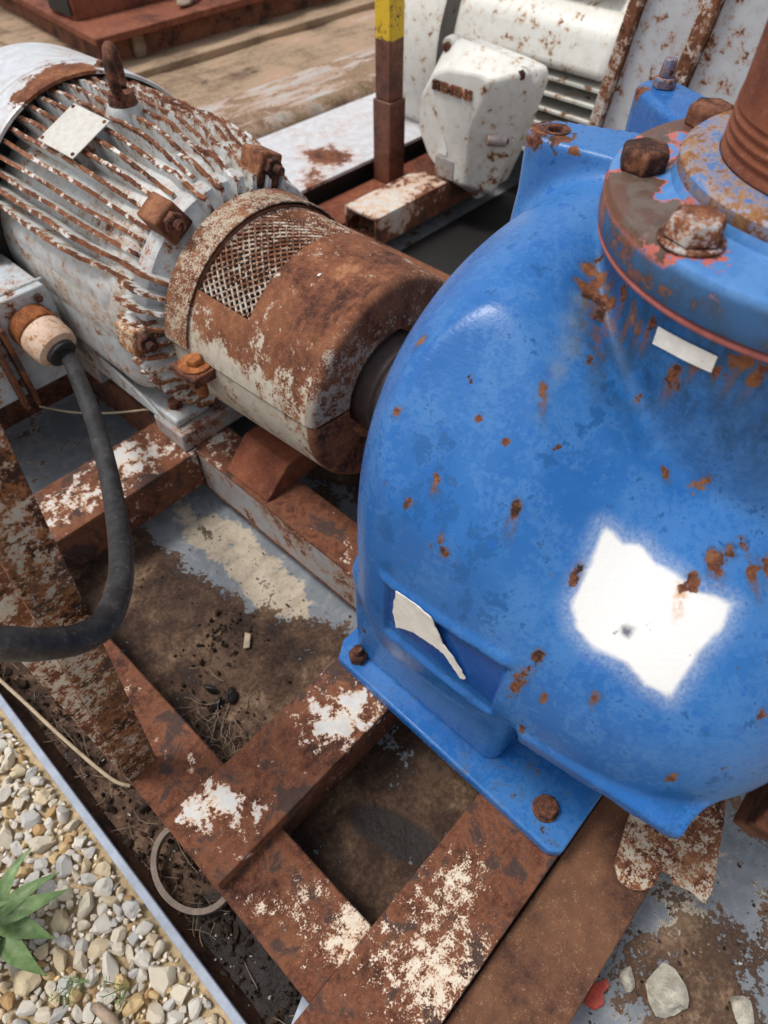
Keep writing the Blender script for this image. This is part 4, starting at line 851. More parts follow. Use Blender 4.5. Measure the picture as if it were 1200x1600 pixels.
# pedestal bulge that carries the terminal box (smooth casting)
def ped_sdf(X, Y, Z):
    a = sbox(X, Y, Z, (0.545, 1.250, 0.235), (0.118, 0.205, 0.140), 0.055)
    b = np.maximum(np.hypot(X-AX, Z-AZ)-0.205, np.abs(Y-1.235)-0.20)
    return smin(a, b, 0.03)
V_, F_ = surface_nets(ped_sdf, (0.40, 1.0, 0.04), (0.90, 1.49, 0.50), 0.010)
np_part('pedestal', V_, F_, M['shield'], motor, True)
part('fan_cowl', MB().lathe([(0.278, 0.0), (0.284, 0.0), (0.286, 0.004), (0.286, 0.075), (0.2875, 0.077), (0.2875, 0.082), (0.286, 0.084), (0.282, 0.26), (0.25, 0.30), (0.0, 0.31)], (AX, 1.432, AZ), (0, 1, 0), 96), M['cowl'], motor, smooth=35)
part('fan_shadow_plate', MB().lathe([(0.0, 0), (0.277, 0.0), (0.277, 0.01), (0.0, 0.01)], (AX, 1.470, AZ), (0, 1, 0), 64), M['black'], motor, smooth=35)  # black disc put in for the shade behind the cowl rim
for ang in (140, 75, 200, 20):
    e = axp(1, ang, 1.455)-Vector((AX, 1.455, AZ)); c = Vector((AX, 1.455, AZ))+e*0.2855
    sc_ = part('cowl_screw', MB().cyl(c, c+e*0.003, 0.013, n=18).hexa(c+e*0.0032, e, 0.016, 0.007), M['rust_bolt'], motor, 0.0008)
# name plate standing on the fins
e = Vector((math.cos(rad(113)), 0, math.sin(rad(113)))); t_ = Vector((-e.z, 0, e.x)); c = Vector((AX, 1.262, AZ))+e*0.280
npl = part('name_plate', MB().prism([c+t_*0.047-Vector((0, 0.062, 0)), c-t_*0.047-Vector((0, 0.062, 0)), c-t_*0.047+Vector((0, 0.056, 0)), c+t_*0.047+Vector((0, 0.056, 0))], e*0.0025), worn('plate_paint', (0.52, 0.51, 0.47), (0.60, 0.59, 0.55), 0.20, 2.2, None, None, 1, 0.3, 0.4, 0.5, 0.45, 0.5, dirt=(0.5, 0.45, 0.38), dirt_amt=0.35), motor, 0.001)
for a_, b_ in ((0.040, -0.054), (-0.040, -0.054), (0.040, 0.048), (-0.040, 0.048)):
    q_ = c+t_*a_+Vector((0, b_, 0))+e*0.0026; part('rivet', MB().cyl(q_, q_+e*0.002, 0.004, 0.003, n=10), M['rust_bolt'], npl)
part('plate_boss', MB().prism([c+t_*0.036-e*0.062-Vector((0, 0.045, 0)), c-t_*0.036-e*0.062-Vector((0, 0.045, 0)), c-t_*0.036-e*0.062+Vector((0, 0.04, 0)), c+t_*0.036-e*0.062+Vector((0, 0.04, 0))], e*0.0615), M['shield'], motor, 0.003)
# lifting eye
ec = Vector((AX-0.010, 1.245, 0)); 
part('eye_boss', MB().lathe([(0.0, 0), (0.048, 0.0), (0.034, 0.066), (0.028, 0.075), (0.0, 0.075)], (ec.x, ec.y, 0.470), (0, 0, 1), 32), M['shield'], motor, smooth=40)
ring_dir = Vector((0.66, 0.75, 0)).normalized(); mbr = MB(); rc_ = Vector((ec.x, ec.y, 0.594)); ppts = []
for i in range(41):
    a = -0.30*PI+1.6*PI*i/40; ppts.append(rc_+ring_dir*(0.028*math.cos(a))+Vector((0, 0, 0.036*math.sin(a))))
mbr.tube(ppts, 0.0098, 12)
eye = part('lifting_eye', mbr.cyl((ec.x, ec.y, 0.5455), (ec.x, ec.y, 0.564), 0.026, 0.022, n=24), M['rust_bolt'], motor, smooth=45)
# feet
for s in (0, 1):
    x0, x1 = (0.447, 0.53) if s == 0 else (0.79, 0.873)
    ft = part('foot', MB().box(x0, x1, 1.0, 1.42, 0.0465, 0.066), M['shield'], motor, 0.005)
    part('foot_web', MB().prism([(x0+0.035, 1.03, 0.0665), (x1+0.02 if s == 0 else x1-0.03, 1.03, 0.0665), (0.60 if s == 0 else 0.72, 1.03, 0.13)], (0, 0.02, 0)), M['shield'], ft, 0.003)
    part('foot_web', MB().box(x1-0.02 if s == 0 else x0, x1 if s == 0 else x0+0.02, 1.055, 1.41, 0.0665, 0.13), M['shield'], ft, 0.004)
    for yy in (1.04, 1.36):
        part('foot_bolt', MB().hexa(((x0+x1)/2-0.012, yy, 0.0665), (0, 0, 1), 0.028, 0.016, 0.3), M['rust_bolt'], ft, 0.001)
part('foot_skirt', MB().prism([(0.440, 1.045, 0.0465), (0.440, 1.44, 0.0465), (0.440, 1.44, 0.13), (0.440, 1.10, 0.075)], (0.006, 0, 0)), M['shield'], motor, 0.001)
# terminal box
tb = part('terminal_box', MB().prism([(0.12, 1.30, 0.065), (0.413, 1.30, 0.065), (0.413, 1.30, 0.252), (0.406, 1.30, 0.272), (0.12, 1.30, 0.272)], (0, 0.26, 0)), M['pale_box'], motor, 0.003)
part('box_cover', MB().box(0.10, 0.416, 1.318, 1.325, 0.055, 0.276), M['pale_box'], tb, 0.003)
for (x, z) in ((0.385, 0.252), (0.285, 0.252), (0.385, 0.10), (0.285, 0.10)):
    part('box_screw', MB().hexa((x, 1.2998, z), (0, -1, 0), 0.016, 0.009, 0.3), M['rust_bolt'], tb, 0.001)
part('box_flange', MB().box(0.262, 0.272, 1.272, 1.2995, 0.05, 0.245), M['beam'], tb, 0.002)
part('box_flange', MB().box(0.285, 0.295, 1.272, 1.2995, 0.05, 0.235), M['beam'], tb, 0.002)
gl0 = Vector((0.352, 1.2995, 0.205)); gd = Vector((0.10, -0.92, -0.38)).normalized()
part('cable_gland', MB().lathe([(0.0, -0.01), (0.045, -0.01), (0.047, 0.004), (0.047, 0.022), (0.043, 0.026)], gl0, gd, 32), M['rust_orange'], tb, smooth=40)
part('gland_nut', MB().lathe([(0.0, 0.0), (0.045, 0.0), (0.0465, 0.004), (0.0465, 0.038), (0.043, 0.050), (0.031, 0.055), (0.028, 0.048), (0.0, 0.048)], gl0+gd*0.0265, gd, 32), M['gland_pvc'], tb, smooth=40)
part('gland_seal', MB().lathe([(0.0, 0), (0.0315, 0.0), (0.0305, 0.014), (0.0255, 0.017), (0.0, 0.017)], gl0+gd*0.0765, gd, 24), M['rubber'], tb, smooth=40)

# power cable hanging from the gland
Rv = Vector((math.sin(az), -math.cos(az), 0)); Uv = Vector((math.sin(th)*hx, math.sin(th)*hy, math.cos(th)))
cpts = [gl0+gd*0.08, gl0+gd*0.11] + [Vector(p) for p in [(0.337, 1.113, 0.183), (0.298, 0.996, 0.184), (0.25, 0.87, 0.201), (0.201, 0.753, 0.222), (0.140, 0.605, 0.285), (0.100, 0.53, 0.322), (0.061, 0.472, 0.366), (0.030, 0.452, 0.397), (0.0, 0.442, 0.439), (-0.023, 0.440, 0.474), (-0.075, 0.450, 0.520), (-0.16, 0.48, 0.52), (-0.28, 0.55, 0.40), (-0.38, 0.66, 0.16), (-0.48, 0.80, -0.06), (-0.66, 1.0, -0.115), (-0.95, 1.2, -0.118)]]
def smooth_path(P, n=8):
    out = []; P = [P[0]]+P+[P[-1]]
    for i in range(1, len(P)-2):
        for q in range(n):
            t = q/n; a, b, c, d = P[i-1], P[i], P[i+1], P[i+2]
            out.append(0.5*((2*b)+(c-a)*t+(2*a-5*b+4*c-d)*t*t+(3*b-a-3*c+d)*t**3))
    out.append(P[-2]); return out
cab = tag(part('power_cable', MB().tube(smooth_path(cpts), 0.0158, 20), M['rubber'], None, smooth=60, loc=(0.1, 0.6, 0.2)), 'thick black cable drooping from the pale gland of the terminal box', 'cable')

# ------------------------------------------------------------------ coupling guard
guard = thing('coupling_guard', 'rusty round coupling guard with expanded metal window', 'guard', (AX, 0.765, 0.06))
GY0, GY1 = 0.595, 0.945
def gr(y): return 0.187+0.013*(y-GY0)/(GY1-GY0)
def shell(y0, y1, a0, a1, th_=0.004, ny=10, na=40, dr=0.0):
    mb = MB(); vs = []; fs = []
    for s in (0, 1):
        for i in range(ny+1):
            y = y0+(y1-y0)*i/ny
            for j in range(na+1):
                vs.append(axp(gr(y)+dr-s*th_, a0+(a1-a0)*j/na, y))
    n = (ny+1)*(na+1); w = na+1
    for i in range(ny):
        for j in range(na):
            a = i*w+j; fs.append((a, a+1, a+w+1, a+w)); fs.append((n+a, n+a+w, n+a+w+1, n+a+1))
    for i in range(ny):
        for a in (i*w, i*w+na): fs.append((a, a+w, n+a+w, n+a))
    for j in range(na):
        for a in (j, ny*w+j): fs.append((a, n+a, n+a+1, a+1))
    return mb.add(vs, fs)
WA0, WA1, WY0, WY1 = 28, 141, 0.765, 0.890
A_S0, A_S1 = -8, 174
up = shell(GY0+0.016, WY0, A_S0, A_S1, ny=8)
for m_ in (shell(WY0, WY1, WA1, A_S1, ny=6, na=8), shell(WY0, WY1, A_S0, WA0, ny=6, na=12), shell(WY1, GY1, A_S0, A_S1, ny=4)): up.add(m_.v, m_.f)
ush = part('upper_shell', up, M['guard'], guard, smooth=40)
# rounded front edge and annular face
def face(a0, a1, dr=0.0, n=60):
    R0 = gr(GY0)+dr
    return MB().lathe([(gr(GY0+0.016)+dr, GY0+0.0158), (R0-0.0005, GY0+0.011), (R0-0.003, GY0+0.005), (R0-0.008, GY0+0.0012), (R0-0.016, GY0), (0.104, GY0), (0.104, GY0+0.004), (R0-0.012, GY0+0.005)], (AX, 0, AZ), (0, 1, 0), n, rad(a0), rad(a1), (1, 0, 0))
def lath_ang(a): return -a     # the lathe turns the other way round +Y
part('front_face', face(lath_ang(A_S1), lath_ang(A_S0)), M['guard_face'], guard, smooth=40)
part('window_frame', shell(WY1+0.001, GY1+0.006, 10, 172, 0.003, 2, 50, 0.0065), M['rim'], guard, 0.001)
lo = shell(GY0+0.014, GY1, 175.5, 351, ny=6, dr=-0.003)
part('lower_shell', lo, M['guard'], guard, smooth=40)
part('lower_face', face(lath_ang(351), lath_ang(175.5), -0.003), M['rust'], guard, smooth=40)
# expanded metal
mm = MB(); rows = 16; R_ = gr(0.82)-0.004
for i in range(rows):
    yb = WY0+(WY1-WY0)*(i+0.5)/rows; amp = (WY1-WY0)/rows*0.5; st_ = 2.05; n_ = int((WA1-WA0)/st_)
    for j in range(n_):
        a0 = WA0+j*st_; s0 = 1 if (j+i) % 2 else -1
        pA = axp(R_, a0, yb-s0*amp); pB = axp(R_, a0+st_, yb+s0*amp); n0 = (pA-Vector((AX, pA.y, AZ))).normalized()
        tg = (pB-pA).normalized(); sd = tg.cross(n0)
        q = [pA-sd*0.0011-n0*0.0014, pA+sd*0.0011+n0*0.0006, pA+sd*0.0011+n0*0.0024, pA-sd*0.0011+n0*0.0006]
        mm.prism(q, pB-pA)
part('expanded_mesh', mm, M['mesh'], guard, label='fine diamond mesh of rusty metal', kind='stuff')
part('shade_lining', shell(GY0+0.02, GY1-0.004, 142, 386, 0.001, 2, 40, -0.0075), M['rust_dark'], guard, smooth=60)  # dark rust layer added so the guard's inside looks shaded through the mesh
# ear with bolt and washer
ear = part('ear', MB().box(AX-0.240, AX-0.178, 0.828, 0.894, AZ+0.012, AZ+0.0185).box(AX-0.237, AX-0.178, 0.830, 0.892, AZ-0.004, AZ+0.0115), M['rust_dark'], guard, 0.002)
part('washer', MB().cyl((AX-0.209, 0.861, AZ+0.0188), (AX-0.209, 0.861, AZ+0.0225), 0.0285, n=32), M['rust_orange'], ear, 0.001)
part('ear_bolt', MB().hexa((AX-0.209, 0.861, AZ+0.0227), (0, 0, 1), 0.026, 0.012, 0.2), M['rust_orange'], ear, 0.0012)
part('ear_bolt_end', MB().cyl((AX-0.209, 0.861, AZ-0.004), (AX-0.209, 0.861, AZ-0.045), 0.011, n=14), M['rust_orange'], ear, 0.0012)
part('paint_fleck', lump(tuple(axp(gr(0.7)+0.001, 106, 0.70)), 0.011, 0.009, 0.005, 71), M['paper'], guard, smooth=50)

cpl = thing('shaft_coupling', 'dark round shaft coupling between the guard and the pump', 'coupling', (AX, 0.55, 0.14))
part('hub', MB().lathe([(0.0, 0), (0.060, 0), (0.060, 0.03), (0.084, 0.034), (0.088, 0.04), (0.088, 0.062), (0.082, 0.066), (0.082, 0.074), (0.088, 0.078), (0.088, 0.13), (0.07, 0.14), (0.0, 0.14)], (AX, 0.491, AZ), (0, 1, 0), 64), M['hub'], cpl, smooth=35)
part('shaft', MB().cyl((AX, 0.632, AZ), (AX, 0.941, AZ), 0.03, n=32), M['hub'], cpl, smooth=50)

# ------------------------------------------------------------------ stickers on the pump

paper = [[0.2917, 0.2542, 0.3989], [0.2918, 0.2394, 0.4015], [0.2921, 0.225, 0.402], [0.2925, 0.2058, 0.3994], [0.2942, 0.1932, 0.3739], [0.2951, 0.1885, 0.3604], [0.296, 0.1747, 0.3498], [0.297, 0.1639, 0.3352], [0.2979, 0.1551, 0.3214], [0.2984, 0.1611, 0.3115], [0.2976, 0.1713, 0.3225], [0.2969, 0.1796, 0.3325], [0.2964, 0.1857, 0.3392], [0.2961, 0.1932, 0.3414], [0.296, 0.2095, 0.3386], [0.2958, 0.2301, 0.3353], [0.2961, 0.2452, 0.3245], [0.2966, 0.2569, 0.3121], [0.2946, 0.2607, 0.3462]]
nrm_ = Vector((-0.998, -0.018, -0.057))
jr = random.Random(3); pj = []
for i_, p_ in enumerate(paper):
    a_ = Vector(p_); b_ = Vector(paper[(i_+1) % len(paper)]); e_ = (b_-a_); sd_ = e_.cross(nrm_).normalized()
    pj.append(a_)
    for q_ in (0.25, 0.5, 0.75): pj.append(a_+e_*q_+sd_*jr.uniform(-1, 1)*0.0011)
pm_ = MB().prism(pj, nrm_*0.0012)
pap = part('sticker', pm_, M['paper'], pump, label='torn white paper sticker, its lower end peeling off')
tape = [[0.516, 0.1591, 0.661], [0.5117, 0.1436, 0.6623], [0.5089, 0.1291, 0.6632], [0.5073, 0.1154, 0.6638], [0.5067, 0.1023, 0.6638], [0.5158, 0.1585, 0.6436], [0.5115, 0.1428, 0.6457], [0.5088, 0.1285, 0.6465], [0.5073, 0.1146, 0.6474], [0.5067, 0.1015, 0.648]]
tv = [Vector(p) for p in tape]; vs = tv+[v+Vector((-0.92, 0.3, 0.2)).normalized()*0.0008 for v in tv]
fs = [(i, i+1, 6+i, 5+i) for i in range(4)]; fs += [tuple(q+10 for q in f) for f in fs]
rim_ = [0, 1, 2, 3, 4, 9, 8, 7, 6, 5]; fs += [(rim_[i], rim_[(i+1) % 10], rim_[(i+1) % 10]+10, rim_[i]+10) for i in range(10)]
part('tape', MB().add(vs, fs), M['paper'], pump, label='short strip of white tape below the flange')


# ------------------------------------------------------------------ second skid behind: post, channel, motor, cabinet
yard = thing('far_skid', 'dark steel skid behind the guard with a white topped channel stub', 'skid', (1.8, 1.4, FZ))
part('channel', MB().box(1.432, 2.05, 1.368, 1.505, -0.008, 0.0).box(1.432, 2.05, 1.368, 1.376, -0.085, -0.0082).box(1.432, 2.05, 1.497, 1.505, -0.085, -0.0082).box(1.432, 2.05, 1.368, 1.505, -0.092, -0.0852), M['beam_far'], yard, 0.0015)
part('base_plate', MB().box(1.20, 2.6, 1.512, 1.66, -0.075, -0.060), M['rust_red'], yard, 0.002)
part('rail', MB().box(1.28, 1.44, 0.35, 1.511, -0.14, -0.07), M['rust_dark'], yard, 0.003)
part('rail', MB().box(1.10, 1.20, 0.35, 1.66, -0.14, -0.05), M['lowplate'], yard, 0.003)
part('rail', MB().box(1.02, 1.27, 0.60, 0.68, -0.13, -0.02), M['beam'], yard, 0.003)
part('sump_plate', MB().box(1.45, 2.7, 0.5, 1.36, -0.146, -0.14), M['black'], yard)

post = thing('square_post', 'brown square steel post with a worn yellow upper end', 'post', (1.75, 1.60, -0.06))
part('sleeve', MB().box(1.722, 1.798, 1.580, 1.656, -0.0595, 0.195), M['post'], post, 0.004)
part('upper_tube', MB().box(1.728, 1.792, 1.586, 1.650, 0.1955, 1.05), M['post'], post, 0.004)

fm = thing('far_motor', 'white electric motor with lettered terminal box standing behind the brown post', 'motor', (2.35, 1.4, -0.1))
def fbox(name, *a, mat='far_white', par=None, bev=0.01): return part(name, MB().box(*a), M[mat], par or fm, bev, 3)
part('fan_cowl', MB().lathe([(0.40, 0.0), (0.405, 0.01), (0.405, 0.25), (0.41, 0.252), (0.41, 0.262), (0.405, 0.264), (0.40, 0.27), (0.36, 0.30), (0.0, 0.30)], (2.42, 1.645, 0.22), (0, 1, 0), 80), M['far_white'], fm, smooth=35)
part('frame_core', MB().cyl((2.42, 0.98, 0.22), (2.42, 1.66, 0.22), 0.235, n=64), M['black'], fm, smooth=40)
part('pedestal', MB().prism([(2.06, 1.04, 0.285), (2.10, 1.04, 0.405), (2.22, 1.04, 0.47), (2.5, 1.04, 0.47), (2.5, 1.04, 0.285)], (0, 0.59, 0)), M['far_white'], fm, 0.03, 5)
for i, z in enumerate((0.255, 0.21, 0.165, 0.12, 0.075, 0.03)):
    part('fin', MB().prism([(2.075, 1.02, z), (2.075, 1.60, z+0.0), (2.42, 1.60, z+0.012), (2.42, 1.02, z+0.012)], (0, 0, 0.012)), M['far_white'], fm, 0.003)
part('end_ring', MB().lathe([(0.0, 0), (0.33, 0.0), (0.37, 0.02), (0.375, 0.07), (0.0, 0.07)], (2.42, 0.945, 0.22), (0, 1, 0), 64), M['far_white'], fm, smooth=35)
part('top_plate', MB().box(2.15, 2.45, 1.10, 1.52, 0.478, 0.484, Matrix.Translation((0, 0, 0))), M['paper'], fm, 0.001)
# terminal box: hexagonal cast cover facing the walkway (-x)
base = [(1.235, -0.02), (1.31, -0.05), (1.375, -0.035), (1.475, 0.06), (1.515, 0.14), (1.515, 0.25), (1.47, 0.345), (1.42, 0.375), (1.22, 0.362), (1.148, 0.352), (1.135, 0.32), (1.175, 0.15)]
top = [(1.292, 0.014), (1.32, 0.008), (1.385, 0.015), (1.455, 0.06), (1.50, 0.13), (1.495, 0.225), (1.45, 0.295), (1.40, 0.318), (1.28, 0.330), (1.245, 0.318), (1.255, 0.27), (1.30, 0.18)]
yc_, zc_ = 1.33, 0.17
bx = part('terminal_box', MB().prism([(1.8665, yc_+(y-yc_)*0.93, zc_+(z-zc_)*0.93) for y, z in base], (0.075, 0, 0)), M['far_white'], fm, 0.012, 3)
cv = MB(); n = len(base)
vs = [(1.866, y, z) for y, z in base]+[(1.848, y, z) for y, z in base]+[(1.770, y, z) for y, z in top]
fs = [tuple(range(n)), tuple(range(2*n, 3*n))[::-1]]+[(i, (i+1) % n, n+(i+1) % n, n+i) for i in range(n)]+[(n+i, n+(i+1) % n, 2*n+(i+1) % n, 2*n+i) for i in range(n)]
cov = part('box_cover', MB().add(vs, fs), M['far_white'], fm, 0.022, 5)
for (y, z) in ((1.452, 0.352), (1.178, 0.336), (1.205, 0.155), (1.300, -0.030)):
    part('cover_lug', MB().cyl((1.8657, y, z), (1.838, y, z), 0.026, 0.024, n=24), M['far_white'], cov, 0.004)
    part('cover_screw', MB().hexa((1.8378, y, z), (-1, 0, 0), 0.024, 0.014, 0.2), M['rust_bolt'], cov, 0.002)
part('screw_groove', MB().cyl((1.8375, 1.205, 0.155), (1.795, 1.245, 0.158), 0.019, 0.016, n=20), M['grey_side'], cov, 0.002)
part('cover_notch', MB().prism([(1.767, 1.42, 0.014), (1.767, 1.345, 0.012), (1.767, 1.345, 0.072), (1.767, 1.42, 0.072)], (0.006, 0, 0)), M['grey_side'], cov, 0.001)
part('drop_mark', MB().prism([(1.7665, 1.412, 0.082), (1.7665, 1.378, 0.082), (1.7665, 1.374, 0.097), (1.7665, 1.393, 0.138), (1.7665, 1.414, 0.097)], (0.003, 0, 0)), M['paper'], cov)
fc = bpy.data.curves.new('lettering', 'FONT'); fc.body = 'SIEMENS'; fc.size = 0.037; fc.extrude = 0.003; fc.offset = 0.0014; fc.align_x = 'CENTER'; fc.space_character = 1.12
fo = bpy.data.objects.new('lettering', fc); COL.objects.link(fo); fo.parent = cov
fc.materials.append(M['rust'])
fo.matrix_basis = Matrix.Translation(Vector((1.767, 1.372, 0.258))-origin(cov)) @ Matrix(((0, 0, -1, 0), (-1, 0, 0, 0), (0, 1, 0, 0), (0, 0, 0, 1)))
bpy.context.view_layer.update()
lm = bpy.data.meshes.new_from_object(fo.evaluated_get(bpy.context.evaluated_depsgraph_get())); mbx = fo.matrix_basis.copy()
bpy.data.objects.remove(fo); lo_ = bpy.data.objects.new('lettering', lm); COL.objects.link(lo_); lo_.parent = cov; lo_.matrix_basis = mbx; lo_['kind'] = 'stuff'

cb = thing('steel_cabinet', 'pale grey steel cabinet with vertical rusted corner ribs behind the pump', 'cabinet', (2.1, 0.6, -0.14))
def cpart(name, mb, *a):
    mb.v = [(x, y-0.13*(z-0.42), z) for x, y, z in mb.v]; return part(name, mb, *a)
cpart('side_panel', MB().box(1.812, 1.820, 0.735, 0.872, -0.12, 0.95), M['panel'], cb, 0.002)
cpart('side_panel', MB().box(1.812, 1.820, 0.25, 0.695, -0.12, 0.95), M['panel'], cb, 0.002)
cpart('corner_rib', MB().box(1.790, 1.835, 0.874, 0.905, -0.14, 0.96), M['panel_edge'], cb, 0.004)
cpart('corner_rib', MB().box(1.786, 1.835, 0.697, 0.733, -0.14, 0.96), M['panel_edge'], cb, 0.004)
cpart('corner_rib', MB().box(1.786, 1.835, 0.22, 0.248, -0.14, 0.96), M['panel_edge'], cb, 0.004)
cpart('back_box', MB().box(1.837, 2.6, 0.23, 0.90, -0.14, 0.955), M['panel'], cb, 0.004)

# ------------------------------------------------------------------ small things on the tray
rock = part('rock', lump((0.318, -0.236, FZ+0.022), 0.068, 0.075, 0.055, 31, 0.6), M['chalk'], None, smooth=40, loc=(0.318, -0.236, FZ))
tag(rock, 'largest pale chalky rock lying on the peeling grey tray floor', 'rock')
rock = part('rock', lump((0.298, -0.190, FZ+0.012), 0.030, 0.036, 0.026, 33, 0.2), M['chalk'], None, smooth=40, loc=(0.298, -0.19, FZ))
tag(rock, 'small smooth white pebble between the rusty plate and the chalky rock', 'pebble')
rock = part('rock', lump((0.372, -0.325, FZ+0.012), 0.040, 0.035, 0.028, 36, 0.9), M['chalk'], None, smooth=40, loc=(0.372, -0.325, FZ))
tag(rock, 'cream stone at the bottom edge, right of the chalky rock', 'rock')
redp = MB().prism([(0.232, -0.160, FZ+0.006), (0.258, -0.158, FZ+0.010), (0.276, -0.168, FZ+0.016), (0.268, -0.174, FZ+0.022), (0.257, -0.172, FZ+0.016), (0.249, -0.181, FZ+0.012), (0.236, -0.176, FZ+0.008)], (0.002, 0.001, 0.005))
tag(part('red_scrap', redp, M['red'], None, 0.001, loc=(0.25, -0.178, FZ)), 'torn red plastic scrap beside the rusty lower plate', 'plastic scrap')
hc = Vector((-0.030, 0.365, -0.118)); mbh = MB(); pts = []
prof_r = []
for i in range(49):
    a = 2*PI*i/48; pts.append(hc+Vector((0.052*math.cos(a), 0.068*math.sin(a), 0.004*math.sin(a))))
vs = []; fs = []
for p in pts[:-1]:
    e = (p-hc).normalized()
    vs += [p-e*0.004+Vector((0, 0, -0.007)), p+e*0.004+Vector((0, 0, -0.007)), p+e*0.0045+Vector((0, 0, 0.007)), p-e*0.004+Vector((0, 0, 0.007))]
for i in range(48):
    for j in range(4): fs.append((i*4+j, ((i+1) % 48)*4+j, ((i+1) % 48)*4+(j+1) % 4, i*4+(j+1) % 4))
tag(part('metal_hoop', MB().add(vs, fs), M['band'], None, smooth=40, loc=tuple(hc)), 'thin tan hoop lying half under the rusty rail', 'hoop')
st = [(-0.088, 0.955, -0.104), (-0.086, 0.88, -0.102), (-0.074, 0.78, -0.105), (-0.062, 0.68, -0.112), (-0.045, 0.575, -0.125), (-0.030, 0.545, -0.135)]
tag(part('dry_stalk', MB().tube(smooth_path([Vector(p) for p in st]), 0.0032, 8), M['straw'], None, smooth=60, loc=(-0.07, 0.75, -0.11)), 'long dry stalk leaning along the pale blue tray edge', 'stalk')
st = [(0.300, 1.330, 0.004), (0.340, 1.245, 0.012), (0.40, 1.17, 0.018), (0.47, 1.10, 0.030), (0.515, 1.05, 0.050)]
tag(part('dry_stalk', MB().tube(smooth_path([Vector(p) for p in st]), [0.0022]*33, 8), M['straw'], None, smooth=60, loc=(0.4, 1.2, 0.02)), 'thin pale straw behind the black cable under the motor foot', 'straw')
tag(part('pipe_end', MB().lathe([(0.024, 0), (0.026, 0.003), (0.026, 0.12), (0.0, 0.12)], (-0.040, 0.118, -0.085), (0.35, -0.93, -0.1), 28), M['strip'], None, smooth=40, loc=(-0.04, 0.1, -0.1)), 'pale blue pipe end beside the lower end of the rail', 'pipe')
# dirt clods, dead grass and flakes
rd = random.Random(5); md = MB(); mst = MB(); mw = MB()
def clod(x, y, z, r, mb):
    vs, fs = stone_mesh(rd.randrange(400), 1, 0.7); Mx = Matrix.LocRotScale(Vector((x, y, z)), __import__('mathutils').Euler((rd.random()*6, rd.random()*6, rd.random()*6)), Vector((r, r*0.8, r*0.7)))
    mb.add([Mx @ v for v in vs], fs)
def blade(x, y, z, L, mb, a=None):
    a = rd.random()*6.28 if a is None else a; c = Vector((x, y, z)); d = Vector((math.cos(a), math.sin(a), rd.uniform(-0.15, 0.25))); b = Vector((-d.y, d.x, 0.3))*rd.uniform(-0.8, 0.8)
    mb.tube([c-d*L*0.5, c-d*L*0.2+b*L*0.2, c+d*L*0.15+b*L*0.22, c+d*L*0.5], [0.0007, 0.0008, 0.0007, 0.0003], 4)
for _ in range(900):
    x, y = rd.uniform(-0.092, -0.026), rd.uniform(0.0, 1.3); clod(x, y, FZ+rd.uniform(0.002, 0.016), abs(rd.gauss(0, 1))*0.008+0.003, md)
for _ in range(60):
    blade(rd.uniform(-0.09, -0.028), rd.uniform(0.1, 1.2), FZ+rd.uniform(0.005, 0.022), rd.uniform(0.02, 0.07), mst, rd.gauss(1.6, 0.7))
for _ in range(90):
    blade(rd.gauss(0.13, 0.035), rd.gauss(0.49, 0.05), FZ+rd.uniform(0.006, 0.022), rd.uniform(0.02, 0.06), mst)
for _ in range(120):
    clod(rd.gauss(0.15, 0.04), rd.gauss(0.52, 0.07), FZ+0.006, abs(rd.gauss(0, 1))*0.006+0.003, md)
for _ in range(90):
    clod(rd.gauss(0.265, 0.035), rd.gauss(0.66, 0.03), FZ+0.008, abs(rd.gauss(0, 1))*0.008+0.004, md)
for _ in range(300):
    clod(rd.uniform(0.09, 0.45), rd.uniform(0.42, 0.95), FZ+0.006, abs(rd.gauss(0, 1))*0.0035+0.0015, md)
for _ in range(150):
    clod(rd.uniform(0.22, 0.55), rd.uniform(-0.45, -0.15), FZ+0.004, abs(rd.gauss(0, 1))*0.004+0.002, md)
for _ in range(60):
    clod(rd.uniform(-0.09, 0.0), rd.uniform(0.15, 0.75), FZ+0.012, abs(rd.gauss(0, 1))*0.004+0.002, mw)
for _ in range(70):
    clod(rd.uniform(0.24, 0.55), rd.uniform(-0.42, -0.16), FZ+0.004, abs(rd.gauss(0, 1))*0.003+0.002, mw)
part('dirt_clods', md, plain('dirt', (0.060, 0.040, 0.030), 0.95, 0.5, 3, 0.8, 0.2), tray, smooth=40, kind='stuff')
part('dead_grass', mst, plain('old_straw', (0.26, 0.19, 0.13), 0.85, 0.5, 3, 0.2), tray, smooth=60, kind='stuff')
part('pale_chips', mw, M['chalk'], tray, smooth=40, kind='stuff')
# black tar lumps
for i, (x, y) in enumerate(((0.158, 0.555), (0.185, 0.55), (0.165, 0.585))):
    tag(part('tar_lump', lump((x, y, FZ+0.012), 0.030, 0.022, 0.026, 90+i, i), M['black'], None, smooth=40, loc=(x, y, FZ)), ('black tar lump nearest the left rail, in the dead grass', 'black tar lump in the dead grass, farthest from the left rail', 'black tar lump in the dead grass, between its two neighbours')[i], 'lump', 'tar lumps in the dead grass')
flk = MB().prism([(0.258, 0.605, FZ+0.012), (0.282, 0.628, FZ+0.015), (0.287, 0.617, FZ+0.016), (0.268, 0.598, FZ+0.012)], (0, 0, 0.003))
tag(part('wood_chip', flk, M['straw'], None, 0.0008, loc=(0.27, 0.61, FZ)), 'pale wood chip lying on the brown dirt of the tray', 'chip')

